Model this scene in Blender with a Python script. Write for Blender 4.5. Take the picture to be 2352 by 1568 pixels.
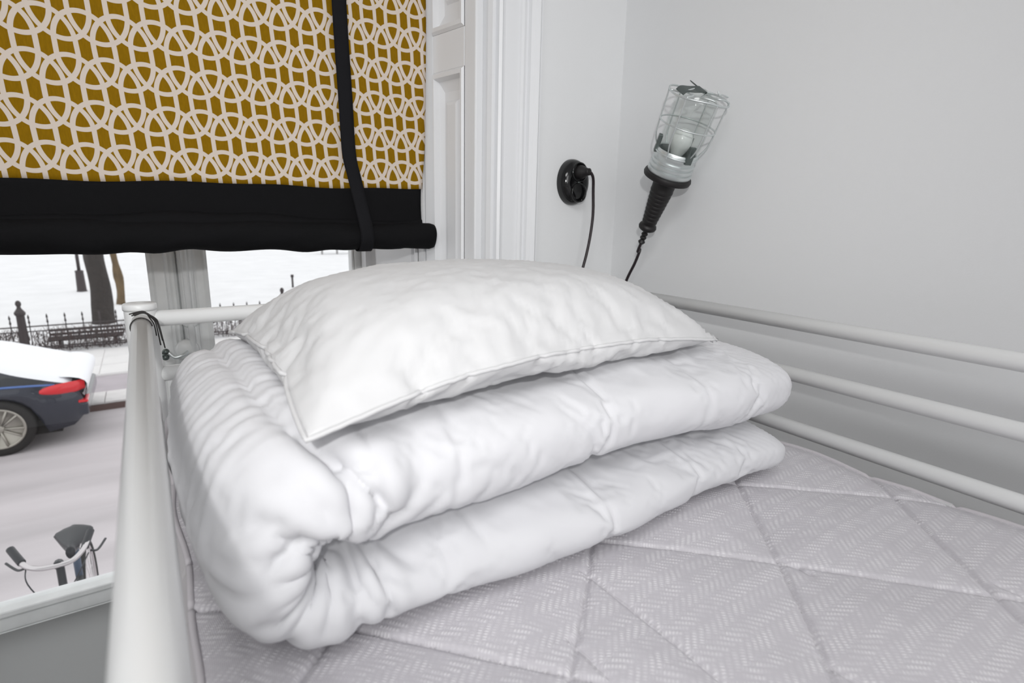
import bpy, bmesh, math, random
import numpy as np
from mathutils import Vector, Matrix, noise

# ------------------------------------------------------------------ clear
for o in list(bpy.data.objects): bpy.data.objects.remove(o, do_unlink=True)
S = bpy.context.scene
COL = S.collection
random.seed(7)
rng = np.random.default_rng(7)

# ------------------------------------------------------------------ camera, light, world, exposure
UN = 0.17          # the room is laid out in steps of 17 cm around the camera
CH = 1.95          # camera height above the room floor
def U(x, y, z): return Vector((x*UN, y*UN, z*UN + CH))
def E(x, y, z): return Vector((x, y, z + CH))      # metres, for outdoors

cam_d = bpy.data.cameras.new('camera'); cam = bpy.data.objects.new('camera', cam_d); COL.objects.link(cam)
cam_d.sensor_width = 36; cam_d.lens = 1255/2352*36; cam_d.clip_start = 0.02; cam_d.clip_end = 400
cx = Vector((0.8332, -0.5527, 0.0209)); cy = Vector((0.1049, 0.1950, 0.9752))
L = Vector((-0.5526, 0.1962, -0.8101)); Uu = Vector((0.0211, 0.9753, 0.2219)).normalized()
L = L.normalized(); Uu = (Uu - L*Uu.dot(L)).normalized(); T = L.cross(Uu)
R3 = Matrix((T, L, Uu))                           # rows: world axes seen from the camera
cam.matrix_world = Matrix.Translation((0, 0, CH)) @ R3.to_4x4()
cam_d.dof.use_dof = True; cam_d.dof.focus_distance = 0.95; cam_d.dof.aperture_fstop = 5.6
S.camera = cam

w = bpy.data.worlds.new('overcast_sky'); S.world = w; w.use_nodes = True
wn = w.node_tree.nodes; wn['Background'].inputs[0].default_value = (0.985, 0.98, 0.985, 1)
wn['Background'].inputs[1].default_value = 1.2

fl = bpy.data.lights.new('camera_flash', 'SPOT'); fl.energy = 23; fl.spot_size = math.radians(88); fl.spot_blend = 1.0
fl.shadow_soft_size = 0.02; fl.color = (1, 0.995, 0.985)
flo = bpy.data.objects.new('camera_flash', fl); COL.objects.link(flo)
flo.matrix_world = Matrix.Translation((-0.19, -0.28, CH+0.23)) @ R3.to_4x4() @ Matrix.Rotation(math.radians(5), 4, 'Y') @ Matrix.Rotation(math.radians(12), 4, 'X')

al = bpy.data.lights.new('fill_light', 'AREA'); al.shape = 'DISK'; al.size = 1.8; al.energy = 22  # unseen fill added behind the camera to brighten the window wall
alo = bpy.data.objects.new('rear_fill_light', al); COL.objects.link(alo); alo.matrix_world = Matrix.Translation((-0.3, -2.5, 2.75)) @ Matrix.Rotation(math.radians(62), 4, 'X')

cl = bpy.data.lights.new('fill_light', 'AREA'); cl.shape = 'DISK'; cl.size = 1.2; cl.energy = 24  # unseen overhead fill, added to lift the mattress and rails
clo = bpy.data.objects.new('fill_light', cl); COL.objects.link(clo); clo.location = (-0.6, -0.7, 3.12)

S.view_settings.view_transform = 'Standard'; S.view_settings.look = 'None'
S.view_settings.gamma = 1; S.view_settings.use_curve_mapping = False
S.view_settings.exposure = 0.10

# ------------------------------------------------------------------ materials
def lin(c):
    c = c/255
    return c/12.92 if c <= 0.04045 else ((c+0.055)/1.055)**2.4
def rgb(r, g, b): return (lin(r), lin(g), lin(b), 1)
def mat(name, col, rough=0.5, metal=0.0, bump=0.0, bscale=200, bdist=0.001, var=0.0, vscale=3, spec=0.5, coat=0.0, sheen=0.0):
    m = bpy.data.materials.new(name); m.use_nodes = True; nt = m.node_tree; b = nt.nodes['Principled BSDF']
    b.inputs['Base Color'].default_value = col; b.inputs['Roughness'].default_value = rough; b.inputs['Metallic'].default_value = metal
    b.inputs['Specular IOR Level'].default_value = spec; b.inputs['Coat Weight'].default_value = coat; b.inputs['Sheen Weight'].default_value = sheen
    tc = nt.nodes.new('ShaderNodeTexCoord')
    if bump:
        n = nt.nodes.new('ShaderNodeTexNoise'); n.inputs['Scale'].default_value = bscale; n.inputs['Detail'].default_value = 3
        nt.links.new(tc.outputs['Object'], n.inputs['Vector'])
        bp = nt.nodes.new('ShaderNodeBump'); bp.inputs['Strength'].default_value = bump; bp.inputs['Distance'].default_value = bdist
        nt.links.new(n.outputs['Fac'], bp.inputs['Height']); nt.links.new(bp.outputs['Normal'], b.inputs['Normal'])
    if var:
        n = nt.nodes.new('ShaderNodeTexNoise'); n.inputs['Scale'].default_value = vscale; n.inputs['Detail'].default_value = 5
        nt.links.new(tc.outputs['Object'], n.inputs['Vector'])
        mr = nt.nodes.new('ShaderNodeMapRange'); mr.inputs[1].default_value = .3; mr.inputs[2].default_value = .7
        mr.inputs[3].default_value = 1-var; mr.inputs[4].default_value = 1+var*.3
        nt.links.new(n.outputs['Fac'], mr.inputs[0])
        mx = nt.nodes.new('ShaderNodeMix'); mx.data_type = 'RGBA'; mx.blend_type = 'MULTIPLY'; mx.inputs[0].default_value = 1
        mx.inputs[6].default_value = col; nt.links.new(mr.outputs[0], mx.inputs[7]); nt.links.new(mx.outputs[2], b.inputs['Base Color'])
    return m

M = {}
M['wall'] = mat('wall_paint', rgb(233, 234, 235), 0.75, bump=0.25, bscale=330, bdist=0.0006, spec=0.25)
M['wood_white'] = mat('white_gloss_woodwork', rgb(234, 235, 237), 0.38, bump=0.08, bscale=60, bdist=0.0008)
M['frame_grey'] = mat('window_frame_paint', rgb(236, 238, 238), 0.4, bump=0.15, bscale=40, bdist=0.001, var=0.08, vscale=20)
M['ceiling'] = mat('ceiling_paint', rgb(235, 235, 235), 0.9)
M['floor'] = mat('floor_boards', rgb(92, 82, 72), 0.5, var=.2)
M['metal_white'] = mat('white_powder_coated_tube', rgb(238, 239, 239), 0.33, bump=0.05, bscale=500, bdist=0.0003)
M['duvet'] = mat('white_cotton', rgb(216, 216, 219), 0.85, bump=0.12, bscale=900, bdist=0.0003, spec=0.15, sheen=0.1)
M['pillow'] = mat('white_percale', rgb(209, 209, 210), 0.85, bump=0.1, bscale=900, bdist=0.0003, spec=0.15, sheen=0.1)
M['piping'] = mat('white_piping', rgb(208, 208, 209), 0.8, bump=0.3, bscale=700, bdist=0.0004)
M['black_fabric'] = mat('black_cotton', rgb(17, 17, 19), 0.85, bump=0.2, bscale=900, bdist=0.0003, spec=0.15)
M['black_ribbon'] = mat('black_ribbon', rgb(24, 24, 27), 0.8, bump=0.3, bscale=1500, bdist=0.0002, spec=0.15)
M['rubber'] = mat('black_rubber', rgb(20, 17, 18), 0.5, bump=.1, bscale=300, bdist=.0003)
M['cable'] = mat('black_cable', rgb(38, 28, 32), 0.4)
M['bakelite'] = mat('glossy_black_bakelite', rgb(12, 12, 13), 0.12, spec=0.6)
M['zinc'] = mat('zinc_plated_steel', rgb(214, 219, 219), 0.38, metal=.75)
M['darkzinc'] = mat('dull_zinc', rgb(104, 112, 110), 0.45, metal=.8)
M['string'] = mat('dark_string', rgb(58, 56, 56), 0.9)
M['matt_side'] = mat('mattress_border', rgb(205, 202, 204), 0.9, bump=.4, bscale=260, bdist=.001)
M['matt_pipe'] = mat('mattress_piping', rgb(205, 201, 205), 0.9, bump=.4, bscale=500, bdist=.0006)
M['bulb'] = mat('opal_bulb_glass', rgb(225, 228, 226), 0.25, spec=.6)
class NB:   # tiny node builder for maths
    def __init__(s, nt): s.nt = nt
    def m(s, op, a, b=None, c=None):
        n = s.nt.nodes.new('ShaderNodeMath'); n.operation = op
        for i, v in enumerate((a, b, c)):
            if v is None: continue
            if isinstance(v, (int, float)): n.inputs[i].default_value = v
            else: s.nt.links.new(v, n.inputs[i])
        return n.outputs[0]

def glass(name, tint=(1, 1, 1, 1), rough=0.0, ior=1.45):
    m = bpy.data.materials.new(name); m.use_nodes = True; nt = m.node_tree; nt.nodes.clear()
    out = nt.nodes.new('ShaderNodeOutputMaterial')
    tr = nt.nodes.new('ShaderNodeBsdfTransparent'); tr.inputs[0].default_value = tint
    gl = nt.nodes.new('ShaderNodeBsdfGlossy'); gl.inputs['Roughness'].default_value = rough
    fc = nt.nodes.new('ShaderNodeLayerWeight'); fc.inputs[0].default_value = .5
    pw = NB(nt).m('POWER', fc.outputs['Facing'], 4); fr = NB(nt).m('MULTIPLY_ADD', pw, ior-.9, .04)
    mx = nt.nodes.new('ShaderNodeMixShader')
    nt.links.new(fr, mx.inputs[0]); nt.links.new(tr.outputs[0], mx.inputs[1]); nt.links.new(gl.outputs[0], mx.inputs[2])
    nt.links.new(mx.outputs[0], out.inputs[0]); return m
M['pane'] = glass('window_glass', (0.97, 0.98, 0.98, 1))
M['jar'] = glass('lamp_glass', (0.97, 0.98, 0.975, 1), 0.02, 1.12)

def blind_material():
    m = bpy.data.materials.new('mustard_ring_print'); m.use_nodes = True; nt = m.node_tree; nb = NB(nt); f = nb.m
    b = nt.nodes['Principled BSDF']; b.inputs['Roughness'].default_value = .9; b.inputs['Specular IOR Level'].default_value = .15
    tc = nt.nodes.new('ShaderNodeTexCoord'); sp = nt.nodes.new('ShaderNodeSeparateXYZ'); nt.links.new(tc.outputs['Object'], sp.inputs[0])
    ns = nt.nodes.new('ShaderNodeTexNoise'); ns.inputs['Scale'].default_value = 9; nt.links.new(tc.outputs['Object'], ns.inputs['Vector'])
    wob = f('MULTIPLY', f('SUBTRACT', ns.outputs['Fac'], .5), .004)
    x0 = f('DIVIDE', f('ADD', sp.outputs[0], wob), UN); z0 = f('DIVIDE', f('ADD', sp.outputs[2], wob), UN)
    a, bb, rx, ry, cc, wd = .311, .416, .240, .290, .055, .044
    # print is turned by a degree: x runs slightly up
    x = f('SUBTRACT', x0, f('MULTIPLY', z0, -.06)); z = f('SUBTRACT', z0, f('MULTIPLY', x0, .02))
    x = f('SUBTRACT', x, PX); z = f('SUBTRACT', z, PZ)
    dd = None          # distance to the nearest of the interlaced elongated rings
    for par in (0, 1):
        xs = f('ADD', x, a*(.5 - .5*par)); zs = f('ADD', z, bb*(1-par))
        xx = f('PINGPONG', f('ADD', xs, 40*a), a/2); zz = f('PINGPONG', f('ADD', zs, 40*bb), bb)
        zq = f('DIVIDE', f('MAXIMUM', f('SUBTRACT', zz, cc), 0), ry); z2 = f('MULTIPLY', zq, zq); zg = f('POWER', f('DIVIDE', zq, ry), 2)
        for k in (-1, 0, 1):
            xk = f('DIVIDE', f('ADD', xx, k*a), rx)
            r = f('SQRT', f('ADD', f('MULTIPLY', xk, xk), z2)); g = f('SQRT', f('ADD', f('POWER', f('DIVIDE', f('ABSOLUTE', xk), rx), 2), zg))
            d = f('DIVIDE', f('MULTIPLY', f('ABSOLUTE', f('SUBTRACT', r, 1)), f('MAXIMUM', r, .5)), f('MAXIMUM', g, 1.2))
            dd = d if dd is None else f('MINIMUM', dd, d)
    # antialiased mask
    mr = nt.nodes.new('ShaderNodeMapRange'); nt.links.new(dd, mr.inputs[0])
    mr.inputs[1].default_value = wd/2-.0015; mr.inputs[2].default_value = wd/2+.0015
    wv = nt.nodes.new('ShaderNodeTexNoise'); wv.inputs['Scale'].default_value = 500
    mp = nt.nodes.new('ShaderNodeMapping'); mp.inputs['Scale'].default_value = (1, 1, .2); nt.links.new(tc.outputs['Object'], mp.inputs[0]); nt.links.new(mp.outputs[0], wv.inputs['Vector'])
    c1 = nt.nodes.new('ShaderNodeMix'); c1.data_type = 'RGBA'; c1.inputs[6].default_value = rgb(126, 93, 2); c1.inputs[7].default_value = rgb(150, 112, 7); nt.links.new(wv.outputs['Fac'], c1.inputs[0])
    mx = nt.nodes.new('ShaderNodeMix'); mx.data_type = 'RGBA'; mx.inputs[6].default_value = rgb(217, 204, 192)
    nt.links.new(mr.outputs[0], mx.inputs[0]); nt.links.new(c1.outputs[2], mx.inputs[7]); nt.links.new(mx.outputs[2], b.inputs['Base Color'])
    bp = nt.nodes.new('ShaderNodeBump'); bp.inputs['Strength'].default_value = .2; bp.inputs['Distance'].default_value = .0004
    nt.links.new(wv.outputs['Fac'], bp.inputs['Height']); nt.links.new(bp.outputs['Normal'], b.inputs['Normal'])
    return m
PX, PZ = 0.285, 1.125
M['print'] = blind_material()

def ticking_material():
    m = bpy.data.materials.new('grey_woven_ticking'); m.use_nodes = True; nt = m.node_tree; f = NB(nt).m
    b = nt.nodes['Principled BSDF']; b.inputs['Roughness'].default_value = .85; b.inputs['Specular IOR Level'].default_value = .2
    tc = nt.nodes.new('ShaderNodeTexCoord')
    ns = nt.nodes.new('ShaderNodeTexNoise'); ns.inputs['Scale'].default_value = 14; nt.links.new(tc.outputs['Object'], ns.inputs['Vector'])
    sc = nt.nodes.new('ShaderNodeVectorMath'); sc.operation = 'SCALE'; sc.inputs['Scale'].default_value = .012; nt.links.new(ns.outputs['Color'], sc.inputs[0])
    ad = nt.nodes.new('ShaderNodeVectorMath'); ad.operation = 'ADD'; nt.links.new(tc.outputs['Object'], ad.inputs[0]); nt.links.new(sc.outputs[0], ad.inputs[1])
    mp = nt.nodes.new('ShaderNodeMapping'); mp.inputs['Rotation'].default_value = (0, 0, math.radians(45)); g = 1/(.038*UN)
    mp.inputs['Scale'].default_value = (g, g, g); mp.inputs['Location'].default_value = (2000, 3000, 0); nt.links.new(ad.outputs[0], mp.inputs[0])
    sp = nt.nodes.new('ShaderNodeSeparateXYZ'); nt.links.new(mp.outputs[0], sp.inputs[0])
    x, y = sp.outputs[0], sp.outputs[1]
    n = 4
    t = f('FLOORED_MODULO', f('SUBTRACT', f('FLOOR', x), f('FLOOR', y)), 2*n)
    hz = f('LESS_THAN', t, n-.5)
    fx, fy = f('FRACT', x), f('FRACT', y)
    def prof(q): return f('POWER', f('SUBTRACT', 1, f('POWER', f('MULTIPLY', f('ABSOLUTE', f('SUBTRACT', q, .5)), 2), 2)), 2)
    def knots(q): return f('ADD', .65, f('MULTIPLY', f('SINE', f('MULTIPLY', q, math.pi*4)), .35))
    ph, pv = f('MULTIPLY', prof(fy), knots(x)), f('MULTIPLY', prof(fx), knots(y))
    # leave a gap at the ends of every dash
    gh = f('ADD', .35, f('MULTIPLY', f('GREATER_THAN', t, .5), .65)); gv = f('ADD', .35, f('MULTIPLY', f('GREATER_THAN', t, n+.5), .65))
    h = f('ADD', f('MULTIPLY', f('MULTIPLY', ph, hz), gh), f('MULTIPLY', f('MULTIPLY', pv, f('SUBTRACT', 1, hz)), gv))
    n2 = nt.nodes.new('ShaderNodeTexNoise'); n2.inputs['Scale'].default_value = 45; nt.links.new(tc.outputs['Object'], n2.inputs['Vector'])
    fade = nt.nodes.new('ShaderNodeMapRange'); fade.inputs[1].default_value = .36; fade.inputs[2].default_value = .60; fade.inputs[3].default_value = .15; nt.links.new(n2.outputs['Fac'], fade.inputs[0])
    h = f('MULTIPLY', h, fade.outputs[0])
    rib = f('MULTIPLY', f('SINE', f('MULTIPLY', f('ADD', x, y), math.pi*6)), .12)
    mx = nt.nodes.new('ShaderNodeMix'); mx.data_type = 'RGBA'; mx.inputs[6].default_value = rgb(206, 203, 208); mx.inputs[7].default_value = rgb(236, 234, 237)
    nt.links.new(h, mx.inputs[0]); nt.links.new(mx.outputs[2], b.inputs['Base Color'])
    bp = nt.nodes.new('ShaderNodeBump'); bp.inputs['Strength'].default_value = .55; bp.inputs['Distance'].default_value = .0011
    nt.links.new(f('ADD', h, rib), bp.inputs['Height']); nt.links.new(bp.outputs['Normal'], b.inputs['Normal'])
    return m
M['ticking'] = ticking_material()

# ------------------------------------------------------------------ helpers
def link(name, me, m, parent=None, smooth=False, bevel=0, kind=None, label=None, cat=None, group=None):
    if smooth:
        me.polygons.foreach_set('use_smooth', [True]*len(me.polygons))
    if m is not None: me.materials.append(m)
    o = bpy.data.objects.new(name, me); COL.objects.link(o)
    if parent is not None: o.parent = parent
    if bevel:
        md = o.modifiers.new('bevel', 'BEVEL'); md.width = bevel; md.segments = 2; md.limit_method = 'ANGLE'
    if kind: o['kind'] = kind
    if label: o['label'] = label
    if cat: o['category'] = cat
    if group: o['group'] = group
    return o
def thing(name, label, cat, group=None):
    o = bpy.data.objects.new(name, None); COL.objects.link(o); o.empty_display_size = .1
    if label: o['label'] = label
    if cat: o['category'] = cat
    if group: o['group'] = group
    return o
def struct_empty(name):
    o = bpy.data.objects.new(name, None); COL.objects.link(o); o['kind'] = 'structure'; o.empty_display_size = .1; return o
def mesh(verts, faces, name='m'):
    me = bpy.data.meshes.new(name); me.from_pydata([tuple(v) for v in verts], [], faces); me.update(); return me
def fixn(me):
    bm = bmesh.new(); bm.from_mesh(me); bmesh.ops.recalc_face_normals(bm, faces=bm.faces); bm.to_mesh(me); bm.free(); return me
def boxes(bl, conv=U):
    V, F = [], []
    for (x0, x1, y0, y1, z0, z1) in bl:
        n = len(V)
        for x in (x0, x1):
            for y in (y0, y1):
                for z in (z0, z1): V.append(conv(x, y, z))
        F += [tuple(n+i for i in q) for q in ((0,1,3,2),(4,6,7,5),(0,4,5,1),(2,3,7,6),(0,2,6,4),(1,5,7,3))]
    return fixn(mesh(V, F))
def spline(pts, n=8, closed=False):
    P = [Vector(p) for p in pts]; out = []
    N = len(P); rngs = N if closed else N-1
    for i in range(rngs):
        if closed: p0, p1, p2, p3 = P[(i-1) % N], P[i], P[(i+1) % N], P[(i+2) % N]
        else: p0, p1, p2, p3 = P[max(i-1, 0)], P[i], P[i+1], P[min(i+2, N-1)]
        for k in range(n):
            t = k/n
            out.append(.5*((2*p1)+(-p0+p2)*t+(2*p0-5*p1+4*p2-p3)*t*t+(-p0+3*p1-3*p2+p3)*t**3))
    if not closed: out.append(P[-1].copy())
    return out
def tube(pts, r, seg=12, closed=False, caps=True, me_only=True):
    P = [Vector(p) for p in pts]; N = len(P); rad = r if isinstance(r, (list, tuple)) else [r]*N
    V, F = [], []
    t0 = (P[1]-P[0]).normalized(); up = Vector((0, 0, 1)) if abs(t0.z) < .9 else Vector((1, 0, 0))
    nrm = (up - t0*up.dot(t0)).normalized()
    for i in range(N):
        if closed: t = (P[(i+1) % N]-P[i-1]).normalized()
        else: t = (P[min(i+1, N-1)]-P[max(i-1, 0)]).normalized()
        nrm = (nrm - t*nrm.dot(t)).normalized(); bn = t.cross(nrm)
        for k in range(seg):
            a = 2*math.pi*k/seg; V.append(P[i]+(nrm*math.cos(a)+bn*math.sin(a))*rad[i])
    for i in range(N if closed else N-1):
        j = (i+1) % N
        for k in range(seg):
            l = (k+1) % seg; F.append((i*seg+k, i*seg+l, j*seg+l, j*seg+k))
    if not closed and caps:
        F.append(tuple(range(seg))[::-1]); F.append(tuple((N-1)*seg+k for k in range(seg)))
    return fixn(mesh(V, F))
def join_meshes(ml):
    V, F = [], []
    for me in ml:
        n = len(V); V += [v.co.copy() for v in me.vertices]; F += [tuple(n+i for i in p.vertices) for p in me.polygons]
    return mesh(V, F)
def lathe(profile, origin, axis, seg=32, ref=None):
    """profile: (radius, distance along axis)"""
    ax = Vector(axis).normalized(); rf = Vector(ref) if ref else (Vector((0, 0, 1)) if abs(ax.z) < .9 else Vector((1, 0, 0)))
    e1 = (rf-ax*rf.dot(ax)).normalized(); e2 = ax.cross(e1); o = Vector(origin); V, F = [], []
    for (r, h) in profile:
        for k in range(seg):
            a = 2*math.pi*k/seg; V.append(o+ax*h+(e1*math.cos(a)+e2*math.sin(a))*max(r, 1e-5))
    for i in range(len(profile)-1):
        for k in range(seg):
            l = (k+1) % seg; F.append((i*seg+k, i*seg+l, (i+1)*seg+l, (i+1)*seg+k))
    F.append(tuple(range(seg))[::-1]); F.append(tuple((len(profile)-1)*seg+k for k in range(seg)))
    return fixn(mesh(V, F))
def extrude_profile(prof, z0, z1):
    """prof: list of (x,y) plan points (closed), extruded in z"""
    n = len(prof); V = [U(x, y, z0) for x, y in prof]+[U(x, y, z1) for x, y in prof]
    F = [(i, (i+1) % n, n+(i+1) % n, n+i) for i in range(n)]+[tuple(range(n))[::-1], tuple(range(n, 2*n))]
    return fixn(mesh(V, F))
def grid_faces(nu, nv, closed_u=False, closed_v=False):
    F = []
    for i in range(nu if closed_u else nu-1):
        for j in range(nv if closed_v else nv-1):
            a, b = i, (i+1) % nu; c, d = j, (j+1) % nv
            F.append((a*nv+c, b*nv+c, b*nv+d, a*nv+d))
    return F

# ------------------------------------------------------------------ room shell
YW = 6.45; YG = 9.3; XW = 6.2; FZ = -CH/UN; CZ = 1.25/UN
WL, WR = -2.80, 3.2            # glazed opening at the glass plane
NL, NR = -3.40, 3.80           # niche mouth in the wall plane
WB, WT = -5.45, 5.2            # window bottom and top
SB = -5.95                     # sill level
OUT = 10.4
link('floor', boxes([(-18, XW+1, -18, YW, FZ-.6, FZ)]), M['floor'], kind='structure')
link('ceiling', boxes([(-18, XW+1, -18, YW, CZ, CZ+.6)]), M['ceiling'], kind='structure')
link('wall_right', boxes([(XW, XW+1.2, -18, OUT, FZ, CZ)]), M['wall'], kind='structure')
link('wall_left', boxes([(-18.8, -18, -18, OUT, FZ, CZ)]), M['wall'], kind='structure')
link('wall_back', boxes([(-18, XW, -18.8, -18, FZ, CZ)]), M['wall'], kind='structure')
# window wall: solid blocks round a splayed niche
def wall_front():
    ml = []
    for prof in ([(-18, YW), (NL, YW), (WL, YG), (WL, OUT), (-18, OUT)], [(XW, YW), (NR, YW), (WR, YG), (WR, OUT), (XW, OUT)]):
        ml.append(extrude_profile(prof, FZ, CZ))
    ml.append(extrude_profile([(NL, YW), (NR, YW), (WR, YG), (WR, OUT), (WL, OUT), (WL, YG)], FZ, SB))
    ml.append(extrude_profile([(NL, YW), (NR, YW), (WR, YG), (WR, OUT), (WL, OUT), (WL, YG)], WT, CZ))
    return join_meshes(ml)
link('wall_front', wall_front(), M['wall'], kind='structure')
# sill board, its colour darkened to grey to stand in for shade
link('trim_1', extrude_profile([(NL-.1, YW-.3), (NR+.1, YW-.3), (NR-.02, YW), (WR, YG-.02), (WL, YG-.02), (NL+.02, YW)], SB, SB+.16), mat('shade_grey_sill', rgb(150, 151, 151), .45), kind='structure', bevel=.004)
# fluted casing each side of the niche
def casing(x0, s):
    pr = [(0, 0), (0, -.10), (.03, -.16), (.07, -.16), (.085, -.12), (.10, -.12), (.115, -.18), (.15, -.20), (.18, -.18), (.20, -.14),
          (.24, -.13), (.45, -.13), (.465, -.16), (.50, -.17), (.535, -.16), (.55, -.13), (.58, -.13), (.60, -.18), (.64, -.22), (.70, -.24), (.74, -.20), (.755, -.16), (.79, -.16), (.80, -.10), (.80, 0)]
    return extrude_profile([(x0+s*a, YW+b) for a, b in pr], FZ, CZ-1.5)
link('trim_2', casing(NR, 1), M['wood_white'], kind='structure')
link('trim_3', casing(NL, -1), M['wood_white'], kind='structure')
# panelled shutter boxes lining both reveals
def reveal_panels(name, p0, p1, side):
    p0 = Vector((p0[0], p0[1], 0)); p1 = Vector((p1[0], p1[1], 0)); d = (p1-p0); Ln = d.length; d.normalize(); nrm = Vector((-d.y, d.x, 0))*side
    def W(s, t, z): q = p0+d*s+nrm*t; return U(q.x, q.y, z)
    root = struct_empty(name)
    def blk(s0, s1, z0, z1, t0, t1, nm, bev=.003):
        V = [W(s, t, z) for s in (s0, s1) for t in (t0, t1) for z in (z0, z1)]
        F = [(0,1,3,2),(4,6,7,5),(0,4,5,1),(2,3,7,6),(0,2,6,4),(1,5,7,3)]
        return link(nm, fixn(mesh(V, F)), M['wood_white'], root, bevel=bev)
    leaf = [(0.0, 1.08), (1.12, Ln)]
    for li, (a, b) in enumerate(leaf):
        sw = .22 if li == 0 else .16
        rails = [(SB+.16, SB+.9), (1.86, 2.32), (WT-.6, WT)]
        blk(a, a+sw, SB+.16, WT, .0, .13, 'shutter_stile'); blk(b-sw, b, SB+.16, WT, .0, .13, 'shutter_stile')
        for z0, z1 in rails: blk(a+sw, b-sw, z0, z1, .0, .13, 'shutter_rail', .001)
        for (z0, z1) in ((SB+.9, 1.86), (2.32, WT-.6)):
            s0, s1 = a+sw, b-sw
            # bevelled raised field: concentric rectangles
            steps = [(0, .13), (.02, .165), (.05, .165), (.07, .08), (.15, .035), (.22, .035), (.24, .075), (.26, .085)]
            V, F = [], []
            for (ins, t) in steps:
                V += [W(s0+ins*.9, t, z0+ins*1.6), W(s1-ins*.9, t, z0+ins*1.6), W(s1-ins*.9, t, z1-ins*1.6), W(s0+ins*.9, t, z1-ins*1.6)]
            for i in range(len(steps)-1):
                for k in range(4): l = (k+1) % 4; F.append((i*4+k, i*4+l, i*4+4+l, i*4+4+k))
            F.append(tuple((len(steps)-1)*4+k for k in range(4)))
            link('shutter_panel', fixn(mesh(V, F)), M['wood_white'], root)
    return root
reveal_panels('trim_4', (NR, YW), (WR, YG), 1)
reveal_panels('trim_5', (NL, YW), (WL, YG), -1)

# ------------------------------------------------------------------ window
win = struct_empty('window_1')
def wp(name, bl, m=None, bevel=.004): return link(name, boxes(bl), m or M['frame_grey'], win, bevel=bevel)
MX0, MX1 = 0.0, .75
wp('frame_bottom', [(WL, WR, YG, YG+.5, SB, SB+.14)]); wp('frame_top', [(WL, WR, YG, YG+.5, WT-.25, WT)])
wp('frame_side', [(WL, WL+.05, YG, YG+.5, SB, WT)]); wp('frame_side', [(WR-.05, WR, YG, YG+.5, SB, WT)])
def sash(x0, x1):
    sw = .17
    wp('stile', [(x0, x0+sw, YG+.02, YG+.28, SB+.14, WT-.25)]); wp('stile', [(x1-sw, x1, YG+.02, YG+.28, SB+.14, WT-.25)])
    wp('bottom_rail', [(x0+sw, x1-sw, YG+.02, YG+.28, SB+.14, WB-.12), ]); wp('glazing_bead', [(x0+sw, x1-sw, YG-.03, YG+.24, WB-.12, WB-.03)], bevel=.003)
    wp('top_rail', [(x0+sw, x1-sw, YG+.02, YG+.28, WT-.65, WT-.25)])
    wp('glazing_bead', [(x0+sw, x0+sw+.04, YG+.06, YG+.24, WB-.03, WT-.65)], bevel=.002); wp('glazing_bead', [(x1-sw-.04, x1-sw, YG+.06, YG+.24, WB-.03, WT-.65)], bevel=.002)
    wp('pane', [(x0+sw, x1-sw, YG+.14, YG+.16, WB-.05, WT-.64)], M['pane'], bevel=0)
sash(WL+.05, MX0+.34); sash(MX0+.38, WR-.05)
# moulded astragal over the meeting stiles
pr = [(-.0, .02), (.0, -.03), (.05, -.05), (.08, -.03), (.20, -.03), (.22, -.09), (.25, -.11), (.28, -.09), (.31, -.10), (.345, -.06), (.36, -.01), (.37, -.08), (.40, -.14), (.44, -.15), (.52, -.15), (.55, -.12), (.565, -.05), (.60, -.03), (.68, -.03), (.71, -.05), (.75, -.03), (.75, .02)]
link('meeting_moulding', extrude_profile([(a, YG+b) for a, b in pr], SB+.14, WT-.25), M['frame_grey'], win)
# espagnolette: rod, guide plates and a lever
rodx, rody = .45, YG-.20
link('bolt_rod', tube([U(rodx, rody, -5.6), U(rodx, rody, 4.6)], .0065, 12), M['frame_grey'], win, smooth=True)
for zz in (-1.55, -2.32, -4.9):
    link('rod_guide', lathe([(.0, 0), (.020, 0), (.022, .003), (.020, .007), (.013, .010), (0, .011)], U(rodx, YG-.15, zz), (0, -1, 0), 20), M['frame_grey'], win, smooth=True)
hk = link('handle_plate', lathe([(0, 0), (.024, 0), (.027, .004), (.022, .012), (.010, .016), (0, .017)], U(.37, YG-.14, -2.0), (0, -1, 0), 24), M['frame_grey'], win, smooth=True)
lv = spline([U(.37, YG-.32, -2.0), U(.30, YG-.38, -2.03), U(.20, YG-.38, -2.05), U(.13, YG-.36, -1.98), U(.08, YG-.36, -2.0)], 6)
link('handle_lever', tube(lv, [.004+.001*math.sin(i/len(lv)*math.pi) for i in range(len(lv))], 10), M['zinc'], win, smooth=True)
for (a, b, r) in ((.10, -1.96, .008), (.09, -2.04, .008), (.06, -2.0, .008)):
    link('handle_knob', lathe([(0, -r), (r*.7, -r*.7), (r, 0), (r*.7, r*.7), (0, r)], U(a, YG-.36, b), (0, 1, 0), 14), M['darkzinc'], win, smooth=True)

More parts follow.
